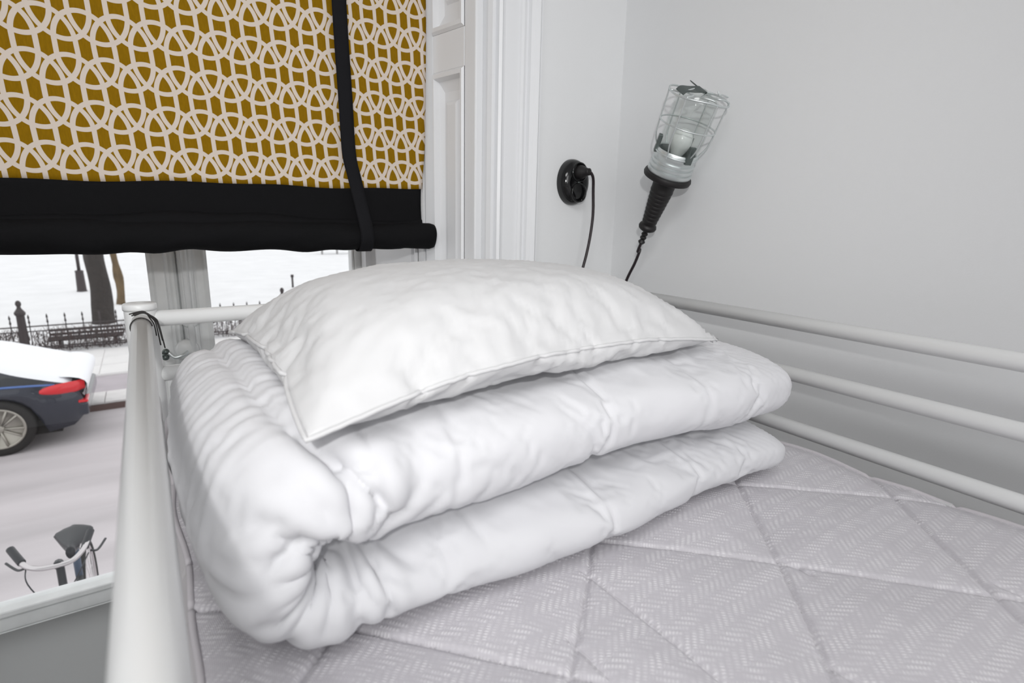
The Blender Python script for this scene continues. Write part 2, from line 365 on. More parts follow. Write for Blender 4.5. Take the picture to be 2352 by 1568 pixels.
# ------------------------------------------------------------------ roller-up blind
YB = 7.3
blind = thing('window_blind', 'mustard and cream ring patterned roll-up fabric blind with black lower edge hanging before the window', 'blind')
def fabric_bottom(x): return .285+.018*x+.012*math.sin(x*2.1)+.008*math.sin(x*5.3)
def cloth_strip(name, xa, xb, zlo, zhi, m, nx, nz, yoff=0.0, wav=.03, right=None):
    V = []
    for i in range(nx):
        for j in range(nz):
            t = j/(nz-1); x = xa+(xb-xa)*i/(nx-1)
            z = zlo(x)*(1-t)+zhi(x)*t
            xe = x
            if right and i > nx*.6: xe = x+right(z)*((i/nx-.6)/.4)**2
            yy = YB+yoff+wav*math.sin(x*1.7+.6)*max(0, 1-(z+.3)/5)*.6+.012*math.sin(x*4.1+z*1.3)
            V.append(U(xe, yy, z)-blo)
    o = link(name, mesh(V, grid_faces(nx, nz)), m, blind, smooth=True)
    sd = o.modifiers.new('thickness', 'SOLIDIFY'); sd.thickness = .0012; sd.offset = 0
    o.location = blo; return o
blo = U(0, 0, 0)
edge = lambda z: (.02*min(z, 2.5)-.06 if z < 2.6 else -.01) + (-.05*math.exp(-((z-.2)/.5)**2))
cloth_strip('printed_fabric', -2.75, 3.42, fabric_bottom, lambda x: 5.0, M['print'], 90, 60, 0, right=edge)
cloth_strip('black_border', -2.75, 3.40, lambda x: -.12, lambda x: fabric_bottom(x)+.006, M['black_fabric'], 90, 10, -.012, right=edge)
# rolled lower end: slack turns of black cloth round the rod
V = []; NXR, NT = 120, 28
for i in range(NXR):
    x = -2.95+(3.50+2.95)*i/(NXR-1)
    endf = min(1, (3.50-x)/.12+.001, (x+2.95)/.12+.001); endf = math.sqrt(max(0, 1-(1-endf)**2))*.55+.45*(1 if endf > .02 else 0)
    for k in range(NT):
        a = 2*math.pi*k/NT
        rr = .175*endf*(1+.05*math.sin(x*3+2*a)+.035*math.sin(x*7.3+a*3)+(.06*math.sin(x*9+1.2*math.sin(x*3)) if math.sin(a) < -.5 and x < 3 else 0))
        V.append(U(x, YB-.06+rr*math.cos(a)*.95, -.285+rr*math.sin(a)+.006*math.sin(x*2)))
F = grid_faces(NXR, NT, False, True); F.append(tuple(range(NT))); F.append(tuple((NXR-1)*NT+k for k in range(NT))[::-1])
link('rolled_hem', fixn(mesh(V, F)), M['black_fabric'], blind, smooth=True)
# a slack fold of black cloth above the roll
V = []
for i in range(90):
    x = -2.8+(3.30+2.8)*i/89
    for k in range(14):
        t = k/13; a = t*math.pi
        V.append(U(x, YB-.03-.11*math.sin(a)*(.6+.4*math.sin(x*1.1+1)), -.16+.11*math.cos(a)+.035*math.sin(x*1.6+.4)+.012*math.sin(x*6)))
link('slack_fold', mesh(V, grid_faces(90, 14)), M['black_fabric'], blind, smooth=True)
# ribbons that carry the roll
def ribbon(cl, wid):
    V = []
    for p in cl:
        x, y, z = p
        V += [U(x-wid/2, y, z), U(x-wid/4, y-.006, z), U(x+wid/4, y-.006, z), U(x+wid/2, y, z)]
    o = link('ribbon', mesh(V, grid_faces(len(cl), 4)), M['black_ribbon'], blind, smooth=True)
    sd = o.modifiers.new('thickness', 'SOLIDIFY'); sd.thickness = .0012; sd.offset = 0
for dx in (0, -4.55):
    pts = spline([(2.22+dx, YB-.10, 4.9), (2.24+dx, YB-.10, 2.5), (2.26+dx, YB-.12, 1.4), (2.27+dx, YB-.14, .75), (2.32+dx, YB-.16, .45), (2.38+dx, YB-.21, .1), (2.42+dx, YB-.27, -.2),
                  (2.43+dx, YB-.25, -.36), (2.43+dx, YB-.13, -.475), (2.43+dx, YB+.03, -.45), (2.42+dx, YB+.14, -.3), (2.30+dx, YB+.10, .2), (2.25+dx, YB+.08, 1.5), (2.22+dx, YB+.08, 4.9)], 10)
    ribbon(pts, .175)
link('head_rail', boxes([(-2.95, 3.5, YB-.12, YB+.18, 4.85, 5.15)]), M['wood_white'], blind, bevel=.004)

# ------------------------------------------------------------------ bunk bed
bed = thing('bunk_bed', 'white tubular metal bunk bed frame with guard rails against the white wall', 'bed')
def bt(name, pts, r, n=6, seg=20, sm=True, parent=bed, m='metal_white', smooth_path=True):
    P = spline([U(*p) for p in pts], n) if smooth_path and len(pts) > 2 else [U(*p) for p in pts]
    return link(name, tube(P, r*UN, seg), M[m], parent, smooth=True)
XL, XR, YE, YN = -.093, 5.50, 6.05, -5.9
Z1, Z2, Z3 = -1.0, -1.535, -2.10
r1 = .075
for (x, y) in ((XL, YE), (XR, YE), (XL, YN), (XR, YN)):
    p = link('post', lathe([(.0, 0), (.128*UN, 0), (.128*UN, 11.2*UN-.9*UN-.004), (.126*UN, 10.3*UN-.001), (.118*UN, 10.3*UN), (0, 10.3*UN)], U(x, y, -11.2), (0, 0, 1), 32), M['metal_white'], bed, smooth=True)
    p.data.polygons[-1].use_smooth = False
    md = p.modifiers.new('edge', 'EDGE_SPLIT'); md.split_angle = math.radians(50)
    link('post_cap', lathe([(0, 0), (.134*UN, 0), (.136*UN, .02*UN), (.134*UN, .05*UN), (.125*UN, .06*UN), (0, .062*UN)], U(x, y, -.905), (0, 0, 1), 32), M['metal_white'], bed, smooth=True)
for x in (XL, XR):
    bt('guard_rail', [(x, YE, Z1), (x, YN, Z1)], r1)
bt('guard_rail', [(XR, YE, Z2), (XR, YN, Z2)], r1); bt('guard_rail', [(XR, YE, Z3), (XR, YN, Z3)], r1)
bt('guard_rail', [(XL, 5.32, -2.5), (XL, 5.34, -1.85), (XL, 5.30, -1.64), (XL, 5.16, -1.555), (XL, 4.9, Z2), (XL, 2, Z2), (XL, -5.5, Z2)], r1, 8)
for y in (YE, YN):
    for z in (Z1, Z2, Z3): bt('end_rail', [(XL, y, z), (XR, y, z)], r1)
for x in (XL, XR): link('side_beam', boxes([(x-.08, x+.08, YN, YE, -3.35, -3.0)]), M['metal_white'], bed, bevel=.003)
for y in (YE, YN): link('end_beam', boxes([(XL, XR, y-.08, y+.08, -3.35, -3.0)]), M['metal_white'], bed, bevel=.003)
for i in range(16): link('slat', boxes([(XL+.08, XR-.08, YN+.3+i*.74, YN+.62+i*.74, -3.16, -3.08)]), M['metal_white'], bed)


# ------------------------------------------------------------------ mattress (quilted top, bulging border)
XM0, XM1, YM0, YM1, ZM = -.0, 5.33, -5.75, 5.93, -2.16
# stitched lines: a lattice of diagonals with short lengthwise darts
MQ = []
for k in range(-8, 8):
    c = .17+1.77*k; d = 3.28+1.68*k
    MQ.append([(x, x+c+.05*math.sin(x*2+k)) for x in np.linspace(XM0, XM1, 14) if YM0 < x+c < YM1])
    MQ.append([(x, d-x+.05*math.sin(x*2.3+k)) for x in np.linspace(XM0, XM1, 14) if YM0 < d-x < YM1])
MQ = [l for l in MQ if len(l) > 1]
for (x, ya, yb) in ((2.15, 2.3, .55), (1.70, 1.9, -.1), (2.72, 1.1, -.6), (3.36, 1.72, 1.5), (4.3, .8, -.4), (.9, 1.1, -.3), (.35, 4.0, 3.6)):
    MQ.append([(x, ya), (x+.01, (ya+yb)/2), (x+.02, yb)])
def seg_dist(px, py, ax, ay, bx, by):
    dx, dy = bx-ax, by-ay; l2 = dx*dx+dy*dy+1e-9
    t = np.clip(((px-ax)*dx+(py-ay)*dy)/l2, 0, 1)
    return np.hypot(px-(ax+t*dx), py-(ay+t*dy))
gx = np.linspace(XM0, XM1, 290)
gy = np.concatenate([np.linspace(YM0, 0, 90)[:-1], np.linspace(0, YM1, 400)])
GX, GY = np.meshgrid(gx, gy, indexing='ij')
D = np.full(GX.shape, 9.0)
for ln in MQ:
    for (a, b) in zip(ln[:-1], ln[1:]): D = np.minimum(D, seg_dist(GX, GY, a[0], a[1], b[0], b[1]))
edged = np.minimum(np.minimum(GX-XM0, XM1-GX), np.minimum(GY-YM0, YM1-GY))
puff = .04*(1-np.exp(-(D/.30)**1.3))-.032*np.exp(-(D/.0125)**1.5)
H = ZM-.055+puff-.035*np.exp(-(edged/.12)**2)
nz = np.array([[noise.noise(Vector((x*.55, y*.55, 3)))*.02+noise.noise(Vector((x*2.2, y*2.2, 9)))*.006 for y in gy] for x in gx])
H = H+nz
# far-left corner is pushed up against the posts
H += .27*np.exp(-((GX-.0)/.22)**2-((GY-5.9)/.55)**2)
EDX = .018*np.sin(gy*2.3)+.012*np.sin(gy*5.1+1)
GXd = GX + (EDX[None, :]*np.exp(-((GX-XM0)/.25)**2))+(EDX[None, :]*np.exp(-((XM1-GX)/.25)**2))
mat_root = thing('mattress', 'pale grey quilted mattress with zigzag woven top on the bunk bed', 'mattress')
V = [U(a, b, c) for a, b, c in zip(GXd.ravel(), GY.ravel(), H.ravel())]
link('quilted_top', mesh(V, [f[::-1] for f in grid_faces(len(gx), len(gy))]), M['ticking'], mat_root, smooth=True)
def border_loop():
    L_ = []
    for j in range(0, len(gy), 2): L_.append((0, j))
    for i in range(0, len(gx), 2): L_.append((i, len(gy)-1))
    for j in range(len(gy)-1, -1, -2): L_.append((len(gx)-1, j))
    for i in range(len(gx)-1, -1, -2): L_.append((i, 0))
    return [(GXd[i, j], GY[i, j], H[i, j]) for i, j in L_]
BL = []
for p in border_loop():
    if not BL or (Vector(p)-Vector(BL[-1])).length > .01: BL.append(p)
link('piping', tube([U(*p) for p in BL], .0034, 8, closed=True), M['matt_pipe'], mat_root, smooth=True)
cxm, cym = (XM0+XM1)/2, (YM0+YM1)/2
V = []; NK = 9
for (x, y, z) in BL:
    sx = -1 if x < XM0+.15 else (1 if x > XM1-.15 else 0); sy = -1 if y < YM0+.15 else (1 if y > YM1-.15 else 0)
    for k in range(NK):
        t = k/(NK-1); bulge = .075*math.sin(math.pi*min(1, t*1.02))**.7 if 0 < t < 1 else 0
        if sx == 1: bulge *= .5
        if sy == 1: bulge *= .3
        V.append(U(x+sx*bulge*(1+.15*math.sin(y*7)), y+sy*bulge, z*(1-t)+(-2.98)*t))
link('border', mesh(V, grid_faces(len(BL), NK, True, False)), M['matt_side'], mat_root, smooth=True)
link('underside', boxes([(XM0+.02, XM1-.02, YM0+.02, YM1-.02, -3.0, -2.97)]), M['matt_side'], mat_root)
link('care_label', boxes([(XM1-.02, XM1+.035, 1.38, 1.85, ZM-.20, ZM-.075)]), M['piping'], mat_root, bevel=.002)

# ------------------------------------------------------------------ duvet
def cloth_settle(o, frames, quality=5, mass=.25, tension=12, bend=.4, pressure=0, goal=None, gravity=1.0, shrink=0.0, colliders=(), damping=5, selfcol=False, volume=0, pfac=1.0, air=3):
    S.frame_start = 1; S.frame_end = frames+1
    md = o.modifiers.new('cloth', 'CLOTH'); c = md.settings
    md.point_cache.frame_start = 1; md.point_cache.frame_end = frames+1
    c.quality = quality; c.mass = mass; c.tension_stiffness = tension; c.compression_stiffness = tension; c.shear_stiffness = tension*.4
    c.bending_stiffness = bend; c.tension_damping = damping; c.compression_damping = damping; c.air_damping = air
    c.effector_weights.gravity = gravity; c.shrink_min = shrink
    if pressure: c.use_pressure = True; c.uniform_pressure_force = pressure
    if volume: c.use_pressure = True; c.use_pressure_volume = True; c.target_volume = volume; c.pressure_factor = pfac; c.uniform_pressure_force = pressure
    if goal is not None:
        vg = o.vertex_groups.new(name='goal')
        for i, wt in enumerate(goal): vg.add([i], float(wt), 'REPLACE')
        c.vertex_group_mass = 'goal'; c.pin_stiffness = 1.0
    md.collision_settings.use_collision = bool(colliders); md.collision_settings.distance_min = .002
    md.collision_settings.use_self_collision = selfcol; md.collision_settings.self_distance_min = .003
    cm = []
    for q in colliders: m_ = q.modifiers.new('collision', 'COLLISION'); q.collision.thickness_outer = .003; cm.append((q, m_))
    for fr in range(1, frames+2): S.frame_set(fr)
    dg = bpy.context.evaluated_depsgraph_get(); ev = o.evaluated_get(dg); me = bpy.data.meshes.new_from_object(ev)
    co = np.zeros(len(me.vertices)*3); me.vertices.foreach_get('co', co); bpy.data.meshes.remove(me)
    o.modifiers.remove(md)
    for q, m_ in cm: q.modifiers.remove(m_)
    S.frame_set(1)
    o.data.vertices.foreach_set('co', co); o.data.update()
    return co.reshape(-1, 3)

def superellipse(W, Hh, p, n):
    tt = np.linspace(0, 2*np.pi, 3000, endpoint=False)
    a = W*np.sign(np.cos(tt))*np.abs(np.cos(tt))**(2/p); b = Hh*np.sign(np.sin(tt))*np.abs(np.sin(tt))**(2/p)
    A, B = np.append(a, a[0]), np.append(b, b[0])
    s = np.concatenate([[0], np.cumsum(np.hypot(np.diff(A), np.diff(B)))]); q = np.linspace(0, s[-1], n, endpoint=False)
    return np.interp(q, s, A), np.interp(q, s, B)
def duvet_surface(NS, NT):
    zl, zu, xt, rc = -1.93, -1.36, .60, .285
    lower = [(4.56, zl-.02), (3.5, zl), (2.5, zl), (1.5, zl), (xt+.1, zl)]
    arc = [(xt-rc*math.sin(a), (zl+zu)/2-rc*math.cos(a)) for a in np.linspace(.15, math.pi-.15, 9)]
    upper = [(xt+.1, zu), (1.5, zu), (2.5, zu), (3.5, zu), (4.60, zu-.03)]
    P = np.array([(p.x, p.z) for p in spline([Vector((a, 0, b)) for a, b in lower+arc+upper], 20)])
    s = np.concatenate([[0], np.cumsum(np.hypot(*np.diff(P, axis=0).T))]); Ls = s[-1]
    endw = .30; nc = 16
    caps = endw*(1-np.cos(np.linspace(0, np.pi/2, nc)))
    ss = np.concatenate([caps, np.linspace(endw, Ls-endw, NS-2*nc+2)[1:-1], (Ls-caps)[::-1]])
    X = np.interp(ss, s, P[:, 0]); Z = np.interp(ss, s, P[:, 1])
    s2 = ss+1e-7*np.arange(len(ss)); tx = np.gradient(X, s2); tz = np.gradient(Z, s2); l = np.hypot(tx, tz)+1e-9; tx /= l; tz /= l
    V = np.zeros((len(ss), NT, 3)); I = np.zeros((len(ss), NT, 3))
    for i in range(len(ss)):
        e = min(ss[i], Ls-ss[i])/endw; cap = math.sqrt(max(2e-3, 1-(1-min(e, 1))**2))
        tw = math.exp(-((X[i]-.35)/.45)**2); up = 1/(1+math.exp(-(Z[i]-(zl+zu)/2)/.06))
        W = (1.52-.03*up)*(cap*.12+.88); Hh = (.25+.095*up)*cap
        a, b = superellipse(W, Hh, 2.9, NT)
        yc = 3.82+.05*up+.03*math.sin(ss[i]*2.1)
        V[i, :, 0] = X[i]-tz[i]*b; V[i, :, 2] = Z[i]+tx[i]*b; V[i, :, 1] = yc+a*(1+0*up)
        I[i, :, 0] = ss[i]/Ls; I[i, :, 1] = a/W; I[i, :, 2] = b/max(Hh, 1e-4)
    return V, I
NS, NT = 250, 150
DV, DI = duvet_surface(NS, NT)
def up_rows(A, closed):
    """insert a smoothly interpolated row between every two rows"""
    B = np.roll(A, -1, 0); P = np.roll(A, 1, 0); C = np.roll(A, -2, 0)
    if not closed: P[0] = A[0]; B[-1] = A[-1]; C[-1] = A[-1]; C[-2] = A[-1]
    mid = (-P+9*A+9*B-C)/16
    out = np.empty((A.shape[0]*2,)+A.shape[1:]); out[0::2] = A; out[1::2] = mid
    return out if closed else out[:-1]
def upsample(A): return np.swapaxes(up_rows(np.swapaxes(up_rows(A, False), 0, 1), True), 0, 1)
CREASES = [  # (plane, points, depth, width): sharp folds gathered at the pinched front corner
    ('xz', [(.59, -1.50), (.54, -1.46), (.46, -1.445), (.38, -1.49), (.29, -1.56)], .055, .020),
    ('xz', [(.62, -1.515), (.60, -1.57), (.50, -1.70), (.38, -1.77), (.29, -1.81)], .060, .020),
    ('xz', [(.67, -1.52), (.75, -1.61), (.72, -1.76), (.695, -1.87)], .050, .018),
    ('xz', [(.75, -1.61), (.82, -1.78), (.846, -1.90), (.825, -2.03)], .045, .018),
    ('xz', [(.55, -1.51), (.51, -1.54), (.50, -1.60)], .06, .022),
    ('xz', [(.66, -1.17), (.75, -1.255), (.81, -1.33), (.885, -1.47)], .050, .022),
    ('xz', [(1.45, -1.45), (1.38, -1.62), (1.44, -1.8)], .018, .02),
    ('xz', [(2.30, -1.50), (2.24, -1.32), (2.05, -1.15)], .022, .022),
    ('xy', [(.36, 5.2), (.40, 4.2), (.46, 3.1), (.56, 2.62), (.70, 2.42), (.78, 2.38)], .055, .030),
]
def refine_duvet():
    me = duvet.data; co = np.zeros(len(me.vertices)*3); me.vertices.foreach_get('co', co)
    co = co.reshape(NS, NT, 3); A = upsample(co); I = upsample(DI)
    ns, nt = A.shape[:2]
    X, Y, Z = A[..., 0]/UN, A[..., 1]/UN, (A[..., 2]-CH)/UN
    gu = np.gradient(A, axis=0); gv = (np.roll(A, -1, 1)-np.roll(A, 1, 1)); n = np.cross(gv, gu); n /= (np.linalg.norm(n, axis=2, keepdims=True)+1e-12)
    n *= np.sign((n*(A-A.mean(axis=1, keepdims=True))).sum(axis=2).mean())
    h = np.zeros(X.shape)
    for plane, pts, dep, wd in CREASES:
        pts = [tuple(p)[:2] for p in [(q.x, q.y) for q in spline([Vector((a, b, 0)) for a, b in pts], 5)]]
        D_ = np.full(X.shape, 9.0); T_ = np.zeros(X.shape); nseg = len(pts)-1
        B_ = Z if plane == 'xz' else Y
        for k, (a, b) in enumerate(zip(pts[:-1], pts[1:])):
            d = seg_dist(X, B_, a[0], a[1], b[0], b[1]); sel = d < D_; T_[sel] = (k+.5)/nseg; D_ = np.minimum(D_, d)
        msk = (I[..., 1] < -.55) if plane == 'xz' else ((I[..., 0] > .5) & (I[..., 2] > -.2))
        taper = np.sin(np.pi*np.clip(T_*.9+.1, 0, 1))**.5 if plane == 'xz' else 1
        h += msk*taper*(-dep*np.exp(-(D_/wd)**1.2)+dep*.35*np.exp(-((D_-wd*4)/(wd*3))**2))
    # fine pulled ripples across the fold
    turn = np.exp(-((I[..., 0]-.52)/.07)**2)*(I[..., 1] > -.8)*(I[..., 2] > 0)
    h += .0025*turn*np.sin(Y*46+3*np.sin(X*4+Z*3)+2*np.sin(Y*5))
    A = A+n*h[..., None]*UN
    duvet.data = mesh(A.reshape(-1, 3), grid_faces(ns, nt, False, True)+[tuple(range(nt))[::-1], tuple((ns-1)*nt+k for k in range(nt))])
    fixn(duvet.data); duvet.data.materials.append(M['duvet']); duvet.data.polygons.foreach_set('use_smooth', [True]*len(duvet.data.polygons))
def disp_duvet(V, I):
    """stitched seam, gathers at the folded corner and slack ripples, along the surface normal"""
    gu = np.gradient(V, axis=0); gv = (np.roll(V, -1, 1)-np.roll(V, 1, 1)); n = np.cross(gv, gu); n /= (np.linalg.norm(n, axis=2, keepdims=True)+1e-9)
    cen = V.mean(axis=1, keepdims=True)
    sgn = np.sign((n*(V-cen)).sum(axis=2).mean()); n *= sgn
    x, y, z = V[..., 0], V[..., 1], V[..., 2]
    u, ya, b = I[..., 0], I[..., 1], I[..., 2]
    h = np.zeros(x.shape)
    outer = 1/(1+np.exp(-b*6))
    turn = np.exp(-((u-.5)/.09)**2)
    front = 1/(1+np.exp((ya+.72)*10))
    # seam running front to back on the upper layer, just right of the fold
    xs = .40+.06*np.sin(y*1.3)+.22*np.exp(-((y-2.4)/.5)**2)
    top = (u > .5)*outer
    h += .022*np.exp(-((x-xs+.18)/.14)**2)*top*(z > -1.4)
    # fine parallel ripples round the fold
    rp = np.sin(y*24+2.5*np.sin(x*3+z*2)+1.3*np.sin(y*3.1))*.5+.5
    rp2 = np.sin(y*41+3*np.sin(z*3))*.5+.5
    h += (.005*rp**2+.003*rp2)*outer*turn*1.0*(1-front)
    # gathers fanning from the pinch at the front of the fold
    px, pz = .66, -1.62
    ang = np.arctan2(z-pz, x-px); rad = np.hypot(x-px, z-pz)
    fan = np.abs(np.sin(ang*3.2+.5+.9*np.sin(rad*5)))**.6
    fan2 = np.abs(np.sin(ang*7.3+1.0+1.1*np.sin(rad*7)))**.7
    wgt = front*np.exp(-((rad-.28)/.33)**2)*(x < 1.5)
    h += (.06*(fan-.7)+.028*(fan2-.7))*wgt
    h -= .10*np.exp(-(rad/.09)**2)*front
    # quilting dips and slackness on the long front rolls
    for xq, w_ in ((1.28, .035), (2.42, .03), (3.35, .03)):
        h -= .012*np.exp(-((x-xq-.15*(z+1.6)-.05*np.sin(y*2))/w_)**2)*(1-turn)
    return V+n*h[..., None], n
DV2, DN = disp_duvet(DV, DI)
nzf = np.array([[noise.noise(Vector((p[0]*1.1, p[1]*1.1, p[2]*1.6)))*.03+noise.noise(Vector((p[0]*3.2+5, p[1]*2.2, p[2]*3.2)))*.012 for p in row] for row in DV2])
DV2 = DV2+DN*nzf[..., None]
DV2[..., 2] = np.maximum(DV2[..., 2], ZM+.005)
duvet = link('duvet', mesh([U(*p) for p in DV2.reshape(-1, 3)], grid_faces(NS, NT, False, True)+[tuple(range(NT))[::-1], tuple((NS-1)*NT+k for k in range(NT))]), M['duvet'], smooth=True,
             label='white duvet folded double in a thick rounded pad on the grey mattress', cat='duvet')
fixn(duvet.data)
cloth_settle(duvet, 10, quality=4, mass=.01, tension=30, bend=1.6, pressure=5, gravity=.2, shrink=-.018, goal=np.where((DI[..., 0] < .06) | (DI[..., 0] > .94), .8, .28).ravel())
refine_duvet()

# ------------------------------------------------------------------ pillow
PWX, PWY = 3.62*UN, 2.74*UN
def pillow():
    nx, ny = 96, 74
    V = []; idx = {}
    def key(side, i, j):
        if i in (0, nx-1) or j in (0, ny-1): side = 0
        return (side, i, j)
    for side in (0, 1):
        for i in range(nx):
            for j in range(ny):
                k = key(side, i, j)
                if k in idx: continue
                u, v = i/(nx-1)*2-1, j/(ny-1)*2-1
                hgt = .044*(1-u**4)*(1-v**4)+.0006*random.uniform(-1, 1)
                idx[k] = len(V); V.append(Vector((u*PWX/2, v*PWY/2, (hgt if side == 0 else -hgt))))
    F = []
    for side in (0, 1):
        for i in range(nx-1):
            for j in range(ny-1):
                q = [idx[key(side, i, j)], idx[key(side, i+1, j)], idx[key(side, i+1, j+1)], idx[key(side, i, j+1)]]
                F.append(tuple(q if side == 0 else q[::-1]))
    rim = [idx[(0, i, 0)] for i in range(nx)]+[idx[(0, nx-1, j)] for j in range(1, ny)]+[idx[(0, i, ny-1)] for i in range(nx-2, -1, -1)]+[idx[(0, 0, j)] for j in range(ny-2, 0, -1)]
    return V, F, rim
PV, PF, RIM = pillow()
pil = link('pillow', mesh(PV, PF), M['pillow'], smooth=True)
pil.location = (0, 0, 20)
PB = bpy.data.objects.new('rest_surface', boxes([(-.6, .6, -.6, .6, 19.90, 19.955)], lambda x, y, z: Vector((x, y, z)))); COL.objects.link(PB)
pco = cloth_settle(pil, 30, quality=5, mass=.01, tension=40, bend=.05, volume=.0205, pfac=260, gravity=.5, damping=15, air=6, colliders=(PB,))
bpy.data.objects.remove(PB, do_unlink=True)
def place_pillow():
    lo = pco[:, 2].min()
    Rz = Matrix.Rotation(0, 3, 'Z'); base = U(2.20, 3.82, -1.00); out = []
    for p in pco:
        cu, cv = abs(p[0])/(PWX/2), abs(p[1])/(PWY/2)       # the corners and seams sag on to the duvet
        sag = .028*min(1, cu*cv)**2.2+.006*min(1, max(cu, cv))**4
        q = Vector((p[0]*(1-.03*cv**2), p[1]*(1-.03*cu**2)+.11*p[0], max((p[2]-lo-sag)*.89, .002*(1-cu*cv)))); out.append(base+q)
    return out
pp_ = place_pillow()
pil.location = (0, 0, 0)
pil.data.vertices.foreach_set('co', [c for p in pp_ for c in p]); pil.data.update()
pil['label'] = 'plump white pillow with piped seams lying on top of the folded duvet'; pil['category'] = 'pillow'
rp_ = [pp_[i] for i in RIM]
link('piping', tube([p+Vector((0, 0, .0005)) for p in rp_], .0022, 8, closed=True), M['piping'], pil, smooth=True)

# ------------------------------------------------------------------ string tied to the post
ST = []
def ring_pts(cx_, cy_, cz_, r, n=28, tilt=0):
    return [U(cx_+r*math.cos(a), cy_+r*math.sin(a), cz_+tilt*math.sin(a)) for a in [2*math.pi*k/n for k in range(n)]]
stm = [tube(ring_pts(XL, YE-.45, Z1, 0, 3), .0001, 3)]
loop = [U(XL+.080*math.sin(a), YE-.42+.03*math.cos(a), Z1+.080*math.cos(a)) for a in np.linspace(-1.9, 1.5, 22)]
ml = [tube(loop, .0009, 6)]
for k, (dx, dz, ln_) in enumerate(((.0, 0, .24), (.012, .01, .20), (-.015, .015, .15), (.02, 0, .27))):
    pts = spline([U(XL-.06+dx, YE-.40, Z1+.105+dz), U(XL+.03, YE-.42, Z1+.125+dz), U(XL+.085+dx, YE-.38, Z1+.07), U(XL+.11+dx, YE-.34, Z1+.0), U(XL+.125+dx*1.5, YE-.32, Z1+.05-ln_)], 7)
    ml.append(tube(pts, .0010, 6))
link('string', join_meshes(ml), M['string'], smooth=True, label='thin dark frayed string knotted round the top rail at the left bedpost', cat='string')

# ------------------------------------------------------------------ wall socket on the window wall
soc = thing('wall_socket', 'round glossy black double wall socket beside the window casing', 'socket')
SC = Vector((5.30, YW, .513)); sx, sz = .265, .325
def dome(scale_x, scale_z, prof, cx_, cz_, seg=48):
    V = []
    for r, h in prof:
        for k in range(seg):
            a = 2*math.pi*k/seg; V.append(U(cx_+r*scale_x*math.cos(a), YW-h, cz_+r*scale_z*math.sin(a)))
    F = grid_faces(len(prof), seg, False, True); F.append(tuple((len(prof)-1)*seg+k for k in range(seg)))
    return fixn(mesh(V, F))
link('cover', dome(sx, sz, [(1, -.02), (1.0, .02), (.985, .055), (.95, .09), (.88, .125), (.78, .15), (.65, .165), (.5, .17), (.02, .172)], SC.x, SC.z), M['bakelite'], soc, smooth=True)
for dz in (.135, -.15):
    link('outlet', dome(.125, .125, [(1.1, .165), (1.1, .185), (1.0, .19), (.93, .185), (.90, .10), (.02, .10)], SC.x+.01, SC.z+dz, 32), M['bakelite'], soc, smooth=True)
    for dx in (-.05, .05):
        link('contact', lathe([(0, 0), (.0028, 0), (.0028, .002), (0, .002)], U(SC.x+.01+dx, YW-.105, SC.z+dz), (0, -1, 0), 10), M['zinc'], soc, smooth=True)
link('screw', lathe([(0, 0), (.004, 0), (.0035, .0015), (0, .002)], U(SC.x+.01, YW-.17, SC.z-.005), (0, -1, 0), 14), M['darkzinc'], soc, smooth=True)

# ------------------------------------------------------------------ caged hand lamp hanging on the right wall
lamp = thing('hand_lamp', 'wire-caged inspection lamp with black rubber handle hung on the white wall', 'lamp')
D0 = U(5.75, 5.045, .559); AX = Vector((-.079, -.453, .888)).normalized()
vr = Vector((5.75, 5.045, .559)).normalized(); E1 = (Vector((1, 0, 0))-AX*AX.x).normalized(); E2 = AX.cross(E1)
def LP(t, r=0, a=0): return D0+AX*(t*UN)+(E1*math.cos(a)+E2*math.sin(a))*(r*UN)
def ll(nm, prof, m, seg=32, parent=lamp): 
    o = link(nm, lathe([(r*UN, h*UN) for r, h in prof], D0, AX, seg), M[m], parent, smooth=True)
    md = o.modifiers.new('edge', 'EDGE_SPLIT'); md.split_angle = math.radians(40); return o
ll('guard_disc', [(.0, -.05), (.27, -.045), (.305, -.03), (.315, 0), (.305, .03), (.27, .045), (0, .05)], 'rubber', 40)
hp = [(0, -.78), (.085, -.78), (.115, -.76), (.125, -.73), (.115, -.70), (.095, -.685)]
for k in range(9): t = -.66+.055*k; r = .098+.006*k; hp += [(r, t), (r+.0035, t+.010), (r+.0035, t+.037), (r, t+.047)]
hp += [(.15, -.12), (.16, -.04), (0, -.03)]
ll('handle', hp, 'rubber', 28)
ll('cable_gland', [(0, -.99), (.035, -.99), (.05, -.965), (.035, -.94), (.028, -.93), (.045, -.905), (.045, -.89), (.03, -.875), (.045, -.85), (.045, -.835), (.032, -.82), (.05, -.78), (0, -.77)], 'rubber', 18)
ll('collar', [(.0, .04), (.275, .04), (.285, .055), (.285, .095), (.262, .105), (.262, .115), (.28, .125), (.28, .155), (.258, .165), (.258, .175), (.274, .185), (.274, .21), (.252, .22), (.255, .235), (.262, .26), (.262, .33), (.25, .345), (.235, .335), (.235, .2), (0, .19)], 'zinc', 48)
ll('bulb', [(0, .22), (.07, .24), (.08, .30), (.115, .38), (.135, .45), (.125, .53), (.09, .585), (.04, .61), (0, .615)], 'bulb', 28)
ll('glass_jar', [(.215, .22), (.225, .34), (.255, .42), (.265, .50), (.265, .88), (.255, .97), (.215, 1.03), (.12, 1.05), (0, 1.055), (0, 1.04), (.12, 1.035), (.205, 1.015), (.24, .96), (.252, .88), (.252, .50), (.243, .425), (.213, .345), (.203, .22)], 'jar', 40)
wr = .0016
cage = link('cage_ring', tube([LP(.66, .345, a) for a in np.linspace(0, 2*math.pi, 40, endpoint=False)], wr, 8, closed=True), M['zinc'], lamp, smooth=True)
